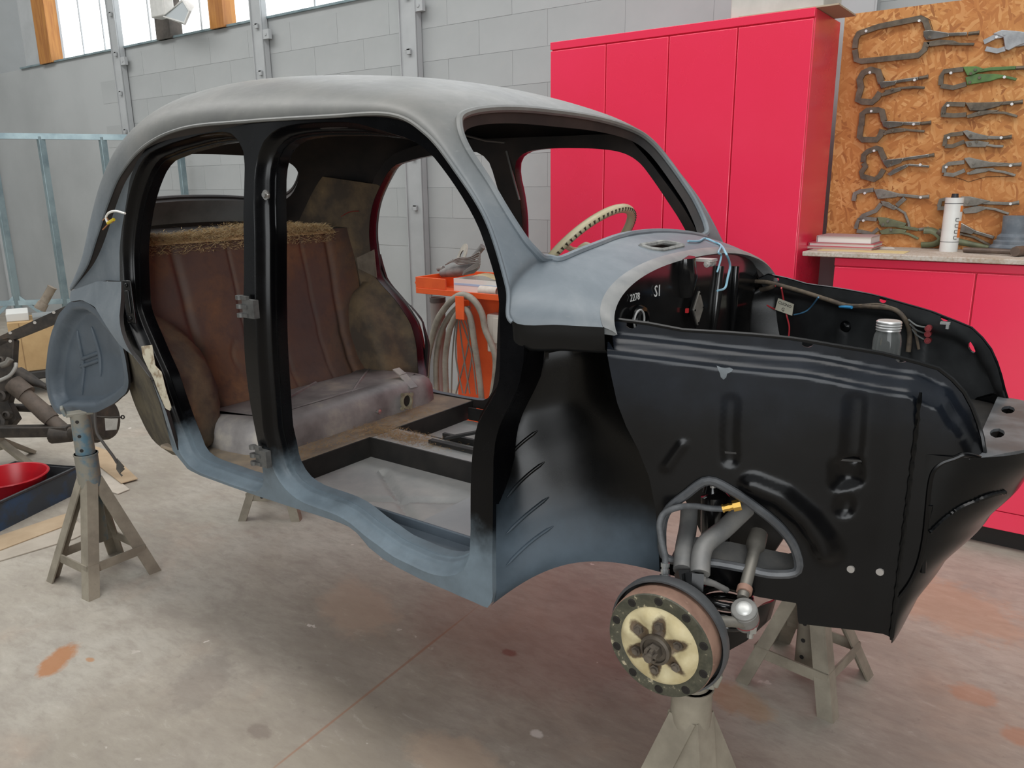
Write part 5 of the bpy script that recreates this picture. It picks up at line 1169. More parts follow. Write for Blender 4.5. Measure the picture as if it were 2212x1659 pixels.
def clamp(label, jaws, upper, lower, body, lowbody, screw, mj, mu, ml, pins=(), rivets=(), w=0.016, trace=None):
    allp = [p for j in jaws for p in j] + list(upper) + list(lower); c = BP((sum(p[0] for p in allp) / len(allp), sum(p[1] for p in allp) / len(allp)))
    root = empty('locking_clamp', V(c.x, OY, c.z), label, 'clamp', 'locking clamps on the strand board')
    for j in jaws: ribbon(MB(), j, w, 0.014, 0.006).build('jaw', mj, root, 30)
    m1 = MB(); 
    if body: m1.prism([BP(p, 0.004) for p in body], (0, -0.020, 0))
    ribbon(m1, upper, 0.013, 0.0175, 0.005); m1.build('upper_handle', mu, root, 30, bevel=0.002)
    m2 = MB()
    if lowbody: m2.prism([BP(p, 0.006) for p in lowbody], (0, -0.014, 0))
    ribbon(m2, lower, 0.010, 0.0125, 0.0065); m2.build('lower_handle', ml, root, 30, bevel=0.002)
    if screw: MB().tube([BP(screw[0], 0.014), BP(screw[1], 0.014)], 0.0075, 10).tube([BP(screw[1], 0.014), BP(screw[1], 0.014) + (BP(screw[1]) - BP(screw[0])).normalized() * 0.006], 0.009, 10).build('adjusting_screw', mj, root, 30)
    for r in rivets: q = BP(r, 0.024); MB().cyl(q + V(0, 0.006, 0), q + V(0, -0.004, 0), 0.0055, 10).build('rivet', mj, root)
    for s in pins: q = BP(s, 0.0); MB().cyl(q, q + V(0, -0.028, 0), 0.004, 8).cyl(q + V(0, -0.026, 0), q + V(0, -0.029, 0), 0.0055, 10).build('hanging_screw', screwm, root)
    if trace: MB().tube([BP(p, 0.0008) for p in trace], 0.0012, 4).build('pen_outline', pen, root)
    return root
clamp('largest locking clamp with a long deep throat, top of the board', [[(1856,73),(1900,58),(1990,40),(2000,46),(2008,70)], [(1858,70),(1850,85),(1848,105)], [(1848,108),(1851,130),(1862,133),(1920,127),(1985,120),(1998,108),(2003,92)]], [(2005,78),(2040,76),(2090,74)], [(2005,95),(2040,95),(2075,96),(2105,96)], [(1996,68),(2010,66),(2050,72),(2052,80),(2020,86),(2002,88),(1996,80)], [(2000,92),(2030,86),(2060,88),(2075,94),(2040,98),(2010,102)], ((2092,73),(2112,71)), gunm, bright, gunm, pins=((1874,69),(1988,47)), rivets=((2008,80),(2004,99)), w=0.022, trace=[(1846,80),(1870,62),(1990,33),(2008,42),(2016,66)])
clamp('locking C-clamp with dark rounded jaws, second from top in the left column', [[(1905,180),(1898,155),(1882,151),(1866,158),(1858,172),(1861,190),(1858,200)], [(1858,200),(1854,216),(1865,220),(1885,221),(1895,212),(1903,200)]], [(1910,182),(1950,175),(1985,170)], [(1912,198),(1945,191),(1975,189),(1998,190)], [(1899,178),(1915,176),(1940,175),(1935,184),(1905,192)], [(1900,204),(1920,196),(1945,190),(1948,196),(1912,208)], ((1985,169),(2002,166)), gunm, bright, gunm, pins=((1882,158),(1978,174)), rivets=((1911,187),(1927,193),(1907,205)), w=0.026, trace=[(1852,190),(1856,160),(1880,147),(1902,152),(1912,172)])
clamp('locking C-clamp with squared jaws, third from top in the left column', [[(1911,262),(1906,240),(1898,238),(1874,239),(1864,246),(1862,272)], [(1861,272),(1858,296),(1865,302),(1895,302),(1903,292),(1908,280)]], [(1915,266),(1960,267),(1990,267)], [(1918,282),(1945,279),(1970,282),(1998,284)], [(1906,262),(1925,262),(1955,264),(1950,272),(1920,278),(1909,274)], [(1905,286),(1930,277),(1955,277),(1958,284),(1915,290)], ((1990,267),(2008,265)), gunm, bright, gunm, pins=((1885,241),(1976,269)), rivets=((1919,272),(1929,282),(1912,289)), w=0.024)
clamp('locking C-clamp with polished upper handle, fourth in the left column', [[(1912,345),(1902,322),(1895,320),(1876,327),(1867,335),(1866,350)], [(1866,352),(1871,360),(1862,372),(1864,381),(1890,388),(1902,380),(1910,366)]], [(1918,352),(1965,342),(2008,336)], [(1920,376),(1940,364),(1965,356),(1985,358),(2008,360)], [(1906,346),(1925,344),(1955,341),(1948,352),(1918,363),(1912,357)], [(1916,377),(1930,366),(1960,354),(1963,360),(1925,380)], ((2003,337),(2015,335)), gunm, bright, bright, pins=((1891,326),(1990,356)), rivets=((1921,357),(1926,350)), w=0.022)
clamp('open locking clamp with crossed arms, fifth in the left column', [[(1845,434),(1848,418),(1860,413),(1888,410)], [(1905,440),(1893,455),(1865,466),(1858,475)], [(1956,428),(1938,444)]], [(1910,420),(1955,422),(1990,426)], [(1908,436),(1935,448),(1955,460),(1963,480),(1966,497)], [(1889,409),(1905,408),(1945,418),(1938,426),(1898,430)], [(1903,434),(1920,436),(1940,450),(1932,454),(1908,444)], ((1990,426),(2004,425)), greyc, greyc, greyc, pins=((1871,417),(1991,426)), rivets=((1910,418),(1901,424),(1929,445)), w=0.018)
clamp('olive painted locking welding clamp, lowest in the left column', [[(1895,474),(1875,472),(1856,474),(1852,484),(1850,494)], [(1852,499),(1862,500),(1885,505),(1898,494)]], [(1900,482),(1940,488),(1985,496)], [(1905,500),(1940,500),(1965,506),(1985,516)], [(1896,468),(1915,470),(1960,482),(1955,490),(1905,490)], [(1900,498),(1920,493),(1960,496),(1955,504),(1905,506)], ((1985,496),(2003,494)), greyc, oliv, oliv, pins=((1868,476),), rivets=((1918,478),(1908,485),(1925,496)), w=0.016)
clamp('silver locking pliers with pointed jaws at the top right of the board', [[(2170,76),(2150,80),(2126,92)], [(2172,106),(2155,111),(2130,106)]], [(2175,78),(2195,84),(2240,86)], [(2170,105),(2190,100),(2240,92)], [(2146,74),(2165,66),(2195,68),(2225,72),(2225,90),(2195,102),(2180,110),(2172,108),(2168,82)], None, None, silver, silver, silver, pins=((2154,82),), rivets=((2170,73),), w=0.018)
clamp('locking welding clamp with bright green painted body', [[(2082,150),(2040,155),(2034,166),(2033,184)], [(2033,186),(2060,190),(2088,182)]], [(2088,158),(2140,150),(2195,147)], [(2092,178),(2130,172),(2170,166),(2196,172)], [(2081,145),(2110,144),(2128,150),(2100,164),(2090,164)], [(2086,168),(2110,160),(2150,160),(2176,164),(2140,176),(2090,184)], ((2195,147),(2212,146)), gunm, greenp, greenp, pins=((2056,159),(2171,168)), rivets=((2107,151),(2097,159),(2116,168),(2095,178)), w=0.018)
clamp('dark locking welding clamp just under the green one', [[(2086,226),(2046,225),(2040,234),(2038,248)], [(2034,248),(2060,250),(2088,248)]], [(2092,232),(2140,226),(2190,222)], [(2095,252),(2130,243),(2170,244),(2198,252)], [(2086,222),(2120,222),(2170,220),(2160,230),(2120,240),(2096,240)], [(2088,250),(2120,238),(2160,238),(2140,246),(2092,256)], ((2190,222),(2206,220)), gunm, gunm, gunm, pins=((2050,229),(2187,226)), rivets=((2100,232),(2115,243),(2092,252)), w=0.018)
clamp('short locking clamp, fourth from top in the right column', [[(2082,288),(2056,291),(2044,294),(2042,308),(2041,316)], [(2042,316),(2058,316),(2084,306)]], [(2090,294),(2130,297),(2165,298)], [(2092,313),(2125,312),(2150,316),(2168,316)], [(2080,284),(2090,281),(2110,288),(2136,294),(2134,302),(2095,302)], [(2084,306),(2110,303),(2138,308),(2130,318),(2090,318)], ((2165,298),(2182,296)), gunm, greyc, greyc, pins=((2051,298),(2164,298)), rivets=((2097,293),(2110,306),(2096,311)), w=0.016)
clamp('plain grey locking clamp with pen outline, fifth in the right column', [[(2084,350),(2050,354),(2041,360),(2040,373)], [(2040,376),(2060,378),(2085,368)]], [(2095,352),(2140,356),(2190,356)], [(2098,372),(2130,366),(2170,372),(2194,379)], [(2083,342),(2095,340),(2140,350),(2180,352),(2140,360),(2098,364)], [(2090,374),(2110,364),(2150,363),(2130,372),(2095,378)], ((2188,356),(2203,355)), greyc, greyc, greyc, pins=((2046,361),(2184,358)), rivets=((2103,353),(2092,374)), w=0.016, trace=[(2034,378),(2050,380),(2080,388),(2092,393),(2130,382),(2190,381)])
clamp('long grey locking clamp behind the white cartridge', [[(2046,430),(2033,432),(2029,446)], [(2026,450),(2048,449)]], [(2082,432),(2130,438),(2185,440)], [(2084,455),(2120,448),(2150,452),(2180,462)], [(2077,424),(2095,424),(2140,434),(2110,444),(2080,446)], [(2078,452),(2110,444),(2140,448),(2110,460),(2084,462)], ((2185,440),(2198,438)), greyc, greyc, greyc, pins=((2184,440),), rivets=((2090,437),), w=0.016)
clamp('chromed locking pliers slanting down behind the white cartridge', [[(2050,485),(2036,484)], [(2060,500),(2046,498)]], [(2075,484),(2105,500),(2148,513)], [(2072,504),(2105,512),(2140,530)], [(2066,482),(2080,482),(2110,498),(2100,506),(2072,500)], None, None, bright, bright, gunm, rivets=((2074,506),), w=0.018)
# ------------------------------------------------------------------ things on the worktop
def onwt(px, py): return atZ(px, py, wz1)
bk = [('thin pale pamphlet at the bottom of the book pile', 0.012, (214, 208, 196), (190, 120, 124), 0.33, 0.0), ('middle book with white pages and red edge in the pile', 0.016, (222, 218, 214), (186, 84, 96), 0.30, 0.02), ('top book with grey-pink cover on the pile', 0.030, (224, 220, 216), (176, 150, 152), 0.25, 0.03)]
bc = onwt(1816, 536); z = wz1
for lab, h, pg, cv, w, sh in bk:
    c = V(bc.x + sh, bc.y, z); bko = empty('book', c, lab, 'book', 'books piled on the worktop'); w2 = w * 0.9
    MB().box((c.x, c.y, z + h / 2), (w2 - 0.008, 0.17, h - 0.005)).build('pages', paint('pages', pg, None, 0.8), bko)
    cvm = paint('book_cover', cv, None, 0.5)
    for zz_ in (z + 0.0013, z + h - 0.0013): MB().box((c.x, c.y, zz_), (w2, 0.18, 0.0025)).build('cover', cvm, bko)
    MB().box((c.x - w2 / 2 + 0.001, c.y, z + h / 2), (0.003, 0.18, h - 0.003)).build('spine', cvm, bko); z += h
p = onwt(1850, 541); o = MB().box((p.x + 0.03, p.y - 0.02, wz1 + 0.001), (0.34, 0.12, 0.002)).build('envelope', paint('yellowed_paper', (212, 192, 140), None, 0.8), None); tag(o, 'yellowed flat envelope lying under the books', 'envelope')
p = onwt(1895, 535); o = MB().box((p.x + 0.02, p.y, wz1 + 0.001), (0.09, 0.07, 0.002), Matrix.Rotation(0.3, 3, 'Z')).build('paper_scrap', paint('scrap_paper', (218, 214, 206), None, 0.8), None); tag(o, 'small scrap of white paper on the worktop', 'paper')
# cartridge
cb = onwt(2048, 543); ct = atY(2060, 427, cb.y); H_ = ct.z - wz1; r = 0.034
cg = empty('sealant_cartridge', V(cb.x, cb.y, wz1), 'white sealant cartridge with grey bands and orange print, upright on the worktop', 'cartridge')
whitep = paint('white_plastic', (224, 224, 220), (212, 212, 208), 0.45, scale=10)
MB().lathe([(0, 0), (r, 0), (r, H_), (0, H_)], (cb.x, cb.y, wz1), (0, 0, 1), 32).build('tube', whitep, cg, 40)
for zz_ in (0.18, 0.89): MB().lathe([(r * 1.0, H_ * zz_), (r * 1.01, H_ * zz_), (r * 1.01, H_ * (zz_ + 0.012)), (r, H_ * (zz_ + 0.012))], (cb.x, cb.y, wz1), (0, 0, 1), 32).build('band', paint('grey_band', (92, 94, 96), None, 0.5), cg)
MB().lathe([(0, H_ + 0.016), (0.012, H_ + 0.016), (0.014, H_)], (cb.x, cb.y, wz1), (0, 0, 1), 12).build('nozzle', paint('black_cap', (40, 40, 42), None, 0.5), cg)
hd = V(CAM.x - cb.x, CAM.y - cb.y, 0).normalized(); sd = V(-hd.y, hd.x, 0)     # sd points to image right
prm = paint('print_grey', (120, 118, 116), None, 0.6); orp = paint('print_orange', (224, 128, 60), None, 0.6)
for k in range(8):
    zz_ = wz1 + H_ * (0.24 + 0.055 * k); a = 0.42; q = V(cb.x, cb.y, zz_) + (hd * math.cos(a) + sd * math.sin(a)) * r
    t_ = (sd * math.cos(a) - hd * math.sin(a)); mb = MB(); mb.bar(q + V(0, 0, 0), q + t_ * 0.012, 0.001, 0.003); mb.bar(q, q + V(0, 0, -0.010) if k % 2 else q + V(0, 0, 0.010), 0.003, 0.001, up=tuple(hd)); mb.build('print_stroke', prm, cg)
for zz_, hh in ((0.80, 0.03), (0.50, 0.04), (0.36, 0.05)):
    a = 1.05; q = V(cb.x, cb.y, wz1 + H_ * zz_) + (hd * math.cos(a) + sd * math.sin(a)) * r; t_ = (sd * math.cos(a) - hd * math.sin(a)); MB().bar(q - t_ * 0.008, q + t_ * 0.008, 0.001, hh * 0.8).build('orange_mark', orp, cg)
# grey rubber cone and hammer
gb = onwt(2190, 543); gb.y = min(gb.y, OY - 0.10); gt = atY(2190, 466, gb.y); gh = gt.z - wz1
grm = paint('grey_rubber', (92, 100, 108), (120, 126, 132), 0.6, scale=14)
gc = empty('rubber_boot', V(gb.x, gb.y, wz1), 'dark grey stepped rubber boot standing at the right end of the worktop', 'boot'); 
MB().lathe([(0, 0), (0.085, 0), (0.085, gh * .16), (0.072, gh * .24), (0.072, gh * .32), (0.062, gh * .36), (0.062, gh * .44), (0.05, gh * .52)], (gb.x, gb.y, wz1), (0, 0, 1), 28).build('bellows', grm, gc, 35)
MB().lathe([(0.05, gh * .50), (0.048, gh * .56), (0.050, gh), (0.040, gh), (0, gh * .97)], (gb.x, gb.y, wz1), (0, 0, 1), 28).build('neck', grm, gc, 35)
h0 = onwt(2082, 546) + V(0, 0, 0.012); h1 = onwt(2200, 554) + V(0, 0, 0.016); hm = empty('hammer', V(h0.x, h0.y, wz1), 'long-handled hammer lying along the front of the worktop', 'hammer')
hs = paint('brown_steel', (120, 104, 94), (98, 86, 78), 0.5, 0.5, scale=18); MB().tube([h0, h1], 0.011, 10).build('handle', hs, hm, 40); d = (h1 - h0).normalized(); q = h1 + V(0, 0, 0.004); sdd = V(-d.y, d.x, 0); MB().tube([q - sdd * 0.03, q - sdd * 0.02, q + sdd * 0.03], [0.018, 0.02, 0.02], 12).build('head', hs, hm, 30)
# U-jaw clamp lying on the worktop against the board
ub = onwt(2030, 531); ub.y = min(ub.y, OY - 0.035); uc = empty('bench_clamp', ub, 'olive U-jawed locking clamp resting on the worktop left of the cartridge', 'clamp'); yb = ub.y
UP = lambda p: atY(p[0], p[1], yb)
MB().tube(spline([UP(p) for p in ((1996, 498), (2015, 499), (2030, 510), (2030, 520), (2015, 528), (1990, 529))], 24), 0.017, 8, sq=(1, 0.6)).build('jaw', oliv, uc, 50)
MB().tube([UP((2032, 514)), UP((2070, 522)), UP((2135, 535))], [0.02, 0.014, 0.010], 8).build('handle', oliv, uc, 50); MB().tube([UP((2025, 500)), UP((2042, 510))], 0.016, 8).build('upper_link', gunm, uc, 50)

# ================================================================== orange trolley
def solveY(px, py, z):
    return atZ(px, py, z).y
TYF = solveY(1000, 641, 0.86); orange = paint('orange_enamel', (226, 92, 38), (214, 82, 34), 0.45, scale=8)
x0 = atY(900, 630, TYF).x; x1 = min(atY(1100, 650, TYF).x + 0.20, cx0 - 0.03); z0 = atY(900, 633, TYF).z; z1 = atY(900, 598, TYF).z; zl = atY(900, 621, TYF).z
tr_ = empty('tool_trolley', V((x0 + x1) / 2, TYF + 0.2, 0), 'orange metal workshop trolley seen through the rear door opening', 'trolley'); dpt = 0.40
tb = MB(); tb.box(((x0 + x1) / 2, TYF + dpt / 2, z0 + 0.005), (x1 - x0, dpt, 0.01)); tb.box(((x0 + x1) / 2, TYF, (z0 + zl) / 2), (x1 - x0, 0.012, zl - z0)); tb.build('tray', orange, tr_, bevel=0.002)
MB().box(((x0 + x1) / 2, TYF + dpt, (z0 + z1) / 2), (x1 - x0, 0.012, z1 - z0)).build('tray_back', orange, tr_, bevel=0.002)
MB().box((x0, TYF + dpt / 2, (z0 + z1) / 2), (0.012, dpt, z1 - z0)).build('tray_side', orange, tr_, bevel=0.002)
xm = atY(962, 615, TYF).x; MB().box(((x0 + xm) / 2, TYF + 0.004, (zl + z1) / 2), (xm - x0, 0.012, z1 - zl)).build('tray_front', orange, tr_, bevel=0.002)
MB().tube(spline([V(x0, TYF + 0.05, zl + 0.02), V(x0 - 0.05, TYF + 0.06, zl + 0.02), V(x0 - 0.055, TYF + 0.2, zl + 0.02), V(x0 - 0.05, TYF + dpt - 0.06, zl + 0.02), V(x0, TYF + dpt - 0.05, zl + 0.02)], 24), 0.011, 10).build('push_handle', orange, tr_, 60)
xb = atY(985, 700, TYF + 0.12).x; MB().box(((xb + x1) / 2, TYF + 0.25, (0.12 + z0) / 2), (x1 - xb, 0.26, z0 - 0.12)).build('cabinet', orange, tr_, bevel=0.003)
MB().box(((x0 + x1) / 2, TYF + dpt / 2, 0.13), (x1 - x0, dpt, 0.03)).build('base_shelf', orange, tr_, bevel=0.003)
for xx in (x0 + 0.05, x1 - 0.05):
    for yy in (0.05, dpt - 0.05): MB().lathe([(0, -0.016), (0.05, -0.016), (0.055, -0.01), (0.055, 0.01), (0.05, 0.016), (0, 0.016)], (xx, TYF + yy, 0.055), (0, 1, 0), 20).box((xx, TYF + yy, 0.10), (0.03, 0.05, 0.04)).build('castor', M['well'], tr_, 40)
hk = atY(994, 665, TYF - 0.06); MB().box((hk.x, TYF - 0.062, hk.z), (atY(1003, 665, TYF - .06).x - atY(985, 665, TYF - .06).x, 0.008, atY(994, 641, TYF - .06).z - atY(994, 691, TYF - .06).z)).box((hk.x, TYF - 0.03, hk.z + 0.02), (0.03, 0.06, 0.03)).build('hose_hook', orange, tr_, bevel=0.002)
sb = atY(1072, 720, TYF + 0.06); sw_ = empty('switch_box', V(sb.x, TYF + 0.08, sb.z - 0.1), 'off-white electric switch box on the trolley side', 'switch box'); MB().box((sb.x, TYF + 0.08, sb.z), (0.10, 0.08, 0.21)).build('case', paint('ivory_plastic', (206, 200, 190), None, 0.5), sw_, bevel=0.008)
MB().box((sb.x + 0.02, TYF + 0.036, sb.z + 0.02), (0.05, 0.012, 0.14)).build('cover', paint('ivory_cover', (196, 190, 180), None, 0.5), sw_, bevel=0.003)
# ribbed hoses and cables over the hook
hosem = paint('grey_ribbed_hose', (150, 144, 132), (122, 116, 106), 0.6, scale=12)
def hose(pts, y, r, label, rib=True):
    P = spline([atY(px, py, y) for px, py in pts], 14 * len(pts)); L = [0]
    P = resample(P, 0.0045); R = [r * (1.0 if i % 2 else 0.86) for i in range(len(P))] if rib else r
    o = MB().tube(P, R, 9).build('vacuum_hose', hosem, None, 80); tag(o, label, 'hose', 'ribbed hoses on the trolley hook'); return o
hy = TYF - 0.035
hose([(921,840),(921,809),(926,763),(942,699),(958,670),(978,647),(997,637),(1015,642),(1031,658),(1042,681),(1049,713),(1061,741),(1070,770),(1070,809),(1063,860)], hy - 0.01, 0.019, 'outermost ribbed grey hose looped over the orange hook')
hose([(944,850),(942,810),(943,770),(951,725),(965,692),(985,668),(1000,660),(1012,668)], hy + 0.03, 0.018, 'inner ribbed grey hose hanging left of the orange hook')
hose([(964,850),(962,800),(963,763),(971,715),(985,682),(1003,668),(1014,680),(1020,705),(1024,735),(1031,780),(1038,835),(1041,870)], hy - 0.005, 0.018, 'ribbed grey hose hanging right of the orange hook')
cb_ = MB(); cbl = []
for k, (a, m_, b) in enumerate((((985,690),(978,760),(975,850)), ((988,690),(985,770),(1000,850)), ((992,692),(1000,760),(1015,850)), ((996,692),(1018,760),(1030,852)), ((1004,692),(1012,740),(985,850)), ((1010,690),(1020,760),(1005,850)))):
    o = MB().tube(spline([atY(*p, hy + 0.05 + 0.004 * k) for p in (a, m_, b)], 16), 0.0045, 7).build('cable', paint('grey_flex', (128, 122, 114), None, 0.6) if k == 0 else bpy.data.materials['grey_flex'], None, 60); tag(o, 'thin grey cable hanging between the ribbed hoses, %s from the left' % ('first', 'second', 'third', 'fourth', 'fifth', 'sixth')[k], 'cable', 'cables on the trolley hook')
# things in the tray
zt2 = z0 + 0.012
gb_ = atY(990, 600, TYF + 0.22); ag = empty('angle_grinder', V(gb_.x, gb_.y, zt2), 'grey angle grinder wrapped in its cable on the orange trolley', 'grinder'); gy = TYF + 0.20; G = lambda *p: [atY(x, y, gy) for x, y in p]
gmat = paint('dusty_tool_grey', (112, 110, 108), (138, 134, 130), 0.6, scale=20)
MB().tube(G((955, 590), (985, 585), (1020, 578), (1030, 572)), [0.025, 0.036, 0.034, 0.026], 14).build('body', gmat, ag, 50)
MB().tube(G((946, 581), (958, 580)), [0.014, 0.016], 12).build('side_handle', gmat, ag, 50)
MB().tube(G((1012, 568), (1033, 545), (1043, 532)), [0.016, 0.017, 0.018], 12).build('rear_handle', gmat, ag, 50)
dcn = atY(998, 552, gy + 0.03); MB().lathe([(0.03, -0.003), (0.072, -0.003), (0.072, 0.003), (0.03, 0.003)], dcn, V(-0.5, -0.75, 0.35), 28).build('disc', paint('pale_disc', (176, 170, 158), (150, 146, 138), 0.7, scale=20), ag, 40)
flex = paint('grinder_flex', (122, 118, 114), None, 0.6)
for k in range(5): MB().tube(spline([atY(x, y, gy - 0.045) for x, y in ((962 + 4 * k, 572 - 3 * k), (990, 558 + 3 * k), (1015, 556 + 3 * k), (1036, 545 + 6 * k), (1030, 566 + 3 * k), (1005, 585 + k), (1000, 594))], 30), 0.004, 6).build('flex', flex, ag, 60)
TYC = TYF + 0.06; cx_ = atY(1018, 622, TYC + 0.03); cbx = empty('open_carton', V(cx_.x, TYC + 0.14, zt2), 'white and blue open carton in the trolley tray', 'box'); w = atY(1085, 622, TYF + .03).x - atY(966, 622, TYF + .03).x; hh = 0.075
wm = paint('white_card', (214, 212, 206), None, 0.7); cxx = (atY(1085, 622, TYF + .03).x + atY(966, 622, TYF + .03).x) / 2
mb = MB(); mb.box((cxx, TYC + 0.03, zt2 + hh / 2), (w, 0.004, hh)); mb.box((cxx, TYC + 0.25, zt2 + hh / 2), (w, 0.004, hh)); mb.box((cxx - w / 2, TYC + 0.14, zt2 + hh / 2), (0.004, 0.22, hh)); mb.box((cxx + w / 2, TYC + 0.14, zt2 + hh / 2), (0.004, 0.22, hh)); mb.box((cxx, TYC + 0.14, zt2 + 0.002), (w, 0.22, 0.004)); mb.build('box_walls', wm, cbx)
MB().box((cxx, TYC + 0.0275, zt2 + hh * 0.6), (w * 0.98, 0.001, 0.012)).build('blue_stripe', paint('pale_blue_print', (160, 186, 214), None, 0.6), cbx)
MB().grid(lambda a, b: V(cxx - w * 0.2 + w * 0.55 * a, TYC + 0.05 + 0.18 * b, zt2 + hh + 0.012 + 0.012 * math.sin(5 * a + 3 * b)), 8, 6).build('folded_paper', paint('buff_paper', (190, 176, 140), (168, 152, 112), 0.8, scale=9), cbx, 60)
rp = atY(1052, 626, TYF + 0.0); rl_ = empty('cardboard_roll', V(rp.x, TYF + 0.045, zt2), 'pale cardboard roll at the front of the trolley tray', 'roll'); a = atY(1038, 627, TYF + 0.045); b = atY(1075, 632, TYF + 0.045)
a.z = zt2 + 0.027; b.z = zt2 + 0.027; dv = (b - a).normalized(); MB().lathe([(0.024, 0), (0.027, 0), (0.027, 0.12), (0.024, 0.12)], a, dv, 20, closed_prof=True).build('tube', paint('roll_card', (200, 190, 180), (180, 168, 156), 0.7, scale=14), rl_, 40)
# bucket-like cup behind hoses
bq = atY(946, 668, TYF + 0.22); o = empty('plastic_cup', V(bq.x, bq.y, 0.145), 'grey plastic canister on the shelf behind the hoses', 'canister'); zt3 = atY(946, 642, TYF + 0.22).z - 0.145
MB().lathe([(0, 0), (0.04, 0), (0.045, zt3), (0.042, zt3), (0.038, 0.01)], (bq.x, bq.y, 0.145), (0, 0, 1), 20).build('wall', paint('grey_canister', (140, 132, 128), None, 0.6), o, 40); MB().lathe([(0.046, zt3 - 0.03), (0.048, zt3 - 0.028), (0.048, zt3), (0.046, zt3)], (bq.x, bq.y, 0.145), (0, 0, 1), 20).build('rim_band', paint('dark_band', (84, 78, 76), None, 0.6), o, 40)

# ================================================================== left background
# stud frame
fr_ = empty('stud_frame', atZ(146, 690, 0), 'galvanised steel stud frame standing near the far left wall', 'frame')
def zof(px, py, base): return on(px, py, 1, base.y).z
bases = [V(-7.18, 1.07, 0), V(-6.99, 1.37, 0), V(-6.75, 1.75, 0), V(-6.44, 2.25, 0)]; zt4 = 1.87
fr_.location = bases[1]
for p in bases: MB().box((p.x, p.y, zt4 / 2), (0.045, 0.05, zt4)).build('post', M['galv'], fr_, bevel=0.003)
a, b = bases[0], bases[3]; d = (b - a).normalized(); MB().bar(a - d * 0.9 + V(0, 0, zt4), b + V(0, 0, zt4), 0.05, 0.045).build('rail', M['galv'], fr_)
MB().bar(a - d * 0.9 + V(0, 0, 0.56), b + V(0, 0, 0.50), 0.04, 0.04).build('rail', M['galv'], fr_)
for s in (1, -1): MB().bar(bases[0] + V(0, 0, 0.60), bases[0] + d * 0.22 * s + V(0, 0, 0.38), 0.025, 0.025).build('brace', M['galv'], fr_)
# carton on the floor
p = at(92, 800, 5.7); pz = p.z; p.z = 0; cbm = paint('kraft_card', (186, 156, 112), (170, 140, 98), 0.8, scale=6); hd2 = V(CAM.x - p.x, CAM.y - p.y, 0).normalized(); sd2 = V(-hd2.y, hd2.x, 0); rt = Matrix((( sd2.x, -hd2.x, 0), (sd2.y, -hd2.y, 0), (0, 0, 1)))
box_h = at(92, 690, 5.7).z; pl_ = empty('low_dolly', V(p.x, p.y, 0) - hd2 * 0.2, 'low dark dolly under the cardboard box', 'dolly')
MB().box(V(p.x, p.y, pz - 0.03) - hd2 * 0.2 + sd2 * 0.08, (0.62, 0.42, 0.06), rt).build('deck', M['well'], pl_, bevel=0.01)
for i_ in (-1, 1):
    for j_ in (-1, 1): MB().box(V(p.x, p.y, (pz - 0.06) / 2) - hd2 * (0.2 + 0.15 * j_) + sd2 * (0.08 + 0.22 * i_), (0.06, 0.06, pz - 0.06), rt).build('foot', M['well'], pl_)
o = empty('cardboard_box', V(p.x, p.y, pz) - hd2 * 0.2, 'large brown cardboard box on the floor behind the rear axle', 'box')
MB().box(V(p.x, p.y, (pz + box_h) / 2) - hd2 * 0.2 + sd2 * 0.06, (0.46, 0.36, box_h - pz), rt).build('body', cbm, o, bevel=0.004)
MB().box(V(p.x, p.y, box_h + 0.03) - hd2 * 0.22 - sd2 * 0.10, (0.14, 0.28, 0.06), rt).build('white_packet', paint('white_packet', (206, 206, 202), None, 0.7), o, bevel=0.006)
MB().box(V(p.x, p.y, box_h + 0.012) - hd2 * 0.18 + sd2 * 0.10, (0.22, 0.26, 0.02), rt).build('flap', paint('grey_flap', (130, 134, 134), None, 0.7), o)
MB().box(V(p.x, p.y, (pz + box_h) * 0.5) - hd2 * 0.0185 + sd2 * -0.10, (0.004, 0.004, (box_h - pz) * 0.96), rt).build('seam', paint('card_seam', (140, 112, 78), None, 0.8), o)
q = at(100, 625, (p - CAM).dot(FW) - 0.1); q0 = at(86, 668, (p - CAM).dot(FW) - 0.1); q1 = at(112, 622, (p - CAM).dot(FW) - 0.1); o = MB().tube([q0, q0.lerp(q1, .3), q0.lerp(q1, .31), q1, q1 + (q1 - q0) * 0.04], [0.04, 0.036, 0.03, 0.03, 0.036], 14).build('steel_pipe', paint('rusty_pipe', (142, 132, 118), (118, 106, 92), 0.7, scale=20), None, 40, origin=q0); tag(o, 'rusty flanged steel pipe leaning out of the cardboard box', 'pipe')
# rear axle subframe on a stand
AD = 4.2; A_ = lambda x, y, dd=0: at(x, y, AD + dd); greasy = paint('greasy_black_steel', (40, 36, 32), (66, 58, 50), 0.6, 0.2, scale=14, c3=(92, 72, 54))
c = A_(60, 900); ax = empty('axle_subframe', V(c.x, c.y, 0), 'greasy black axle subframe with damper and arms at the left edge', 'axle')
mb = MB(); mb.prism([A_(-20, 735), A_(150, 657), A_(172, 664), A_(158, 682), A_(30, 733), A_(-20, 757)], FW * 0.03); mb.build('flat_bar', greasy, ax, 30)
mb = MB(); mb.prism([A_(-30, 740), A_(20, 728), A_(30, 735), A_(27, 790), A_(32, 820), A_(18, 870), A_(36, 905), A_(15, 930), A_(-30, 930)], FW * 0.05); mb.build('bracket_plate', greasy, ax, 30, bevel=0.004)
for x, y in ((22, 719), (22, 737), (75, 697), (116, 675)): MB().cyl(A_(x, y, -0.004), A_(x, y, 0.0), 0.008, 10).build('bolt_hole', paint('pale_hole', (170, 166, 158), None, 0.8) if 'pale_hole' not in bpy.data.materials else bpy.data.materials['pale_hole'], ax)
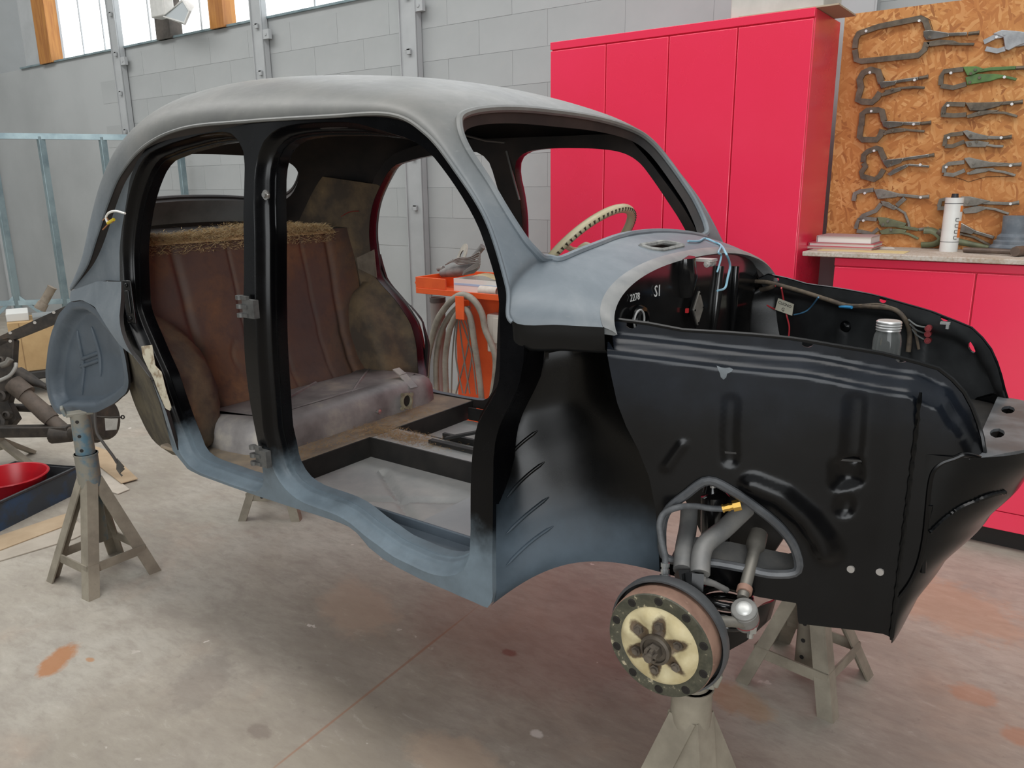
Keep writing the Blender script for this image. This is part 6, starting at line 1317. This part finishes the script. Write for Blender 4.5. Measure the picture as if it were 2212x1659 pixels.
mb = MB(); mb.tube([A_(28, 828, -.05), A_(58, 852, -.05)], 0.05, 16); mb.tube([A_(45, 845, -.05), A_(100, 895, -.08), A_(112, 907, -.08)], [0.038, 0.044, 0.040], 16); mb.tube([A_(112, 907, -.08), A_(150, 940, -.1)], [0.034, 0.036], 14); mb.build('damper', paint('dusty_damper', (92, 80, 70), (66, 58, 50), 0.7, scale=12), ax, 40)
mb = MB(); mb.bar(A_(-20, 932, -.1), A_(150, 930, -.1), 0.06, 0.055); mb.tube([A_(112, 938, -.1), A_(158, 940, -.1)], [0.05, 0.035], 12); mb.build('lower_arm', greasy, ax, 35, bevel=0.005)
mb = MB(); mb.tube([A_(27, 880, .1), A_(110, 884, .1)], 0.022, 12); mb.build('cross_tube', greasy, ax, 40)
mb = MB(); mb.tube([A_(40, 812), A_(60, 818), A_(100, 836)], [0.05, 0.035, 0.012], 14); mb.tube([A_(58, 822), A_(102, 838)], 0.012, 8); mb.build('knuckle', greasy, ax, 40)
for x, y, r in ((0, 910, 0.045), (20, 896, 0.022), (8, 855, 0.03), (8, 778, 0.02)): MB().lathe([(r, 0), (r, 0.03), (r * .6, 0.035), (r * .55, 0.02), (0, 0.02)], A_(x, y, -0.05), -FW, 18).build('bushing', greasy, ax, 35)
MB().tube(spline([A_(-10, 826, -.08), A_(20, 812, -.09), A_(33, 795, -.09), A_(34, 785, -.08)], 16), 0.010, 8).build('brake_pipe', paint('pale_pipe', (150, 148, 142), None, 0.5), ax, 50)
mb = MB(); mb.tube([A_(4, 790, -.1), A_(16, 785, -.1), A_(22, 775, -.1)], 0.018, 8); mb.build('hook', oldsteel, ax, 50)
stb = A_(-10, 945, 0); mb = MB(); g0 = V(stb.x, stb.y, 0); 
for k in range(4): a_ = k * PI / 2 + 0.4; MB().bar(stb, g0 + V(math.cos(a_), math.sin(a_), 0) * 0.22 + V(0, 0, 0.005), 0.04, 0.02).build('support_leg', standm, ax, 30)
MB().tube([g0 + V(0, 0, 0.1), stb + V(0, 0, 0.02)], 0.04, 14).build('support_post', standm, ax, 40)
o = MB().tube(spline([A_(26, 968, .4), A_(45, 985, .4), A_(60, 1000, .4)], 6), 0.02, 8)
# drum and label hanging behind the stand, with its cable
bd = at(222, 906, 3.95); dm_ = ax; MB().tube([A_(150, 940, -.1), at(215, 915, 4.0)], 0.03, 12).build('axle_shaft', greasy, ax, 40); axd = (V(0.55, -0.8, 0.1)).normalized()
MB().lathe([(0, 0.035), (0.06, 0.035), (0.098, 0.03), (0.104, 0.017), (0.104, -0.035), (0.115, -0.04), (0.115, -0.05), (0, -0.055)], bd, V(0.85, 0.5, 0.1), 28).build('brake_drum', greasy, dm_, 35)
lb = [at(x, y, 3.35) for x, y in ((226, 902), (255, 904), (252, 928), (228, 930))]; MB().prism(lb, FW * 0.002).build('paper_label', paint('grubby_label', (186, 182, 174), (160, 154, 146), 0.8, scale=18), dm_)
hc_ = spline([at(x, y, 3.3) for x, y in ((205, 880), (208, 930), (222, 955), (244, 985), (253, 1000))], 24); MB().tube(hc_, 0.006, 7).build('cable', paint('dirty_cable', (84, 80, 76), None, 0.6), dm_, 60)
mb = MB(); mb.prism([at(x, y, 3.3) for x, y in ((252, 990), (268, 1008), (262, 1015), (258, 1024), (251, 1014))], FW * 0.004); mb.tube([at(268, 1012, 3.3), at(258, 1022, 3.3), at(264, 1028, 3.3)], 0.004, 6); mb.build('cable_hook', oldsteel, dm_, 30)
MB().tube([at(205, 900, 3.32), at(240, 902, 3.32), at(263, 901, 3.32)], 0.0045, 6).tube(circle3(at(265, 901, 3.32), FW, 0.007, 12), 0.003, 6, closed=True).build('pull_rod', greasy, dm_, 50)
# drip tray with red basin
tz = 0.13; n0_ = atZ(-90, 1160, 0); n1_ = atZ(168, 1078, 0); f1_ = atZ(118, 985, 0.0)
e1 = atZ(165, 1010, tz); e0 = atZ(0, 1085, tz); ef = atZ(117, 965, tz); dn = (e0 - e1).normalized(); df = (ef - e1); df = df - dn * df.dot(dn); wf = df.length; df.normalize(); Ld = 1.0
T = [e1, e1 + dn * Ld, e1 + dn * Ld + df * wf, e1 + df * wf]; T = [V(p.x, p.y, tz) for p in T]; cT = sum(T, V(0, 0, 0)) / 4
dt = empty('drip_tray', V(cT.x, cT.y, 0), 'black drip tray with blue paint stains on the floor at far left', 'tray')
trm = paint('oily_black_tray', (34, 36, 38), (50, 52, 54), 0.45, scale=8); trb = paint('blue_stained_tray_side', (48, 56, 64), (40, 66, 96), 0.5, scale=7, lo=0.48, hi=0.6)
ins = lambda k, z: [V((cT + (p - cT) * k).x, (cT + (p - cT) * k).y, z) for p in T]
mb = MB(); mb.rings([ins(0.97, 0), ins(1.0, tz)]); mb.build('outer_wall', trb, dt, 30); mb = MB(); mb.rings([ins(1.0, tz), ins(0.975, tz), ins(0.93, 0.012)]); mb.f.append([len(mb.v) - 4 + i for i in range(4)]); mb.m.append(0); mb.build('inner_wall', trm, dt, 30)
MB().tube(ins(1.0, tz), 0.008, 6, closed=True).build('rolled_rim', trm, dt, 30)
rb = atZ(18, 1035, 0.14); rc = V(rb.x, rb.y, 0.014); o = empty('red_basin', rc, 'round red plastic basin standing in the drip tray', 'basin'); RR_ = (atZ(108, 1020, 0.15) - atZ(18, 1035, 0.15)).length
MB().lathe([(0, 0), (RR_ * .74, 0), (RR_ * .96, 0.135), (RR_, 0.14), (RR_ * 1.02, 0.145), (RR_ * 1.0, 0.150), (RR_ * .95, 0.148), (RR_ * .72, 0.008), (0, 0.008)], rc, (0, 0, 1), 48).build('bowl', paint('red_plastic', (176, 22, 34), (150, 16, 28), 0.35, scale=6), o, 40)
# cardboard sheets on the floor
def sheet(pts, z, label, col, t=0.004):
    P = [atZ(x, y, z) for x, y in pts]; mb = MB(); mb.prism(P, (0, 0, t)); o = mb.build('cardboard_sheet', paint('sheet_card', col, tuple(max(0, c - 14) for c in col), 0.85, scale=6), None); tag(o, label, 'cardboard', 'cardboard sheets on the floor')
sheet([(-40, 1190), (165, 1125), (190, 1150), (160, 1165), (-40, 1225)], 0.001, 'grey-white cardboard sheet in front of the drip tray', (176, 166, 152))
sheet([(-40, 1172), (120, 1118), (165, 1104), (165, 1128), (-40, 1205)], 0.0055, 'brown cardboard sheet directly below the drip tray front', (178, 156, 128))
sheet([(206, 965), (235, 975), (298, 1035), (262, 1045), (204, 1000)], 0.008, 'tan cardboard sheet behind the blue axle stand', (190, 166, 136))
sheet([(200, 1000), (245, 1030), (280, 1058), (255, 1068), (195, 1050)], 0.002, 'pale cardboard sheet with torn edge behind the blue axle stand', (200, 190, 176))
# floodlight on the dark post
fy = WY - 0.14; fl = empty('floodlight', atY(376, 45, fy), 'white halogen floodlight fixed high on the dark post', 'floodlight'); L_ = lambda x, y, d=0: atY(x, y, fy - d); wsm = paint('white_lamp_metal', (206, 206, 202), (190, 190, 186), 0.5, scale=10)
mb = MB(); bk_ = [L_(378, 4), L_(392, 2), L_(392, 14), L_(378, 20)]; fr2 = [L_(354, 36, .12), L_(392, -2, .10), L_(410, 24, .10), L_(399, 52, .14)]
fr2 = [L_(355, 36, .05), L_(395, 0, .02), L_(410, 25, .04), L_(399, 51, .08)]; bk_ = [p + V(0.0, 0.10, 0.03) for p in [L_(370, 22), L_(388, 4), L_(398, 18), L_(388, 34)]]
mb.rings([bk_, fr2]); mb.f.append([0, 1, 2, 3]); mb.m.append(0); mb.build('housing', wsm, fl, 30); mb = MB(); mb.tube(fr2, 0.012, 6, closed=True); mb.build('front_frame', wsm, fl, 40); MB().add(fr2, [(0, 1, 2, 3)]).build('glass', paint('lamp_glass', (170, 176, 178), None, 0.1), fl)
MB().box(L_(350, 16), (0.20, 0.10, 0.16)).build('ballast_box', wsm, fl, bevel=0.01); MB().bar(L_(348, 5), L_(362, 28), 0.03, 0.02).build('bracket', wsm, fl)
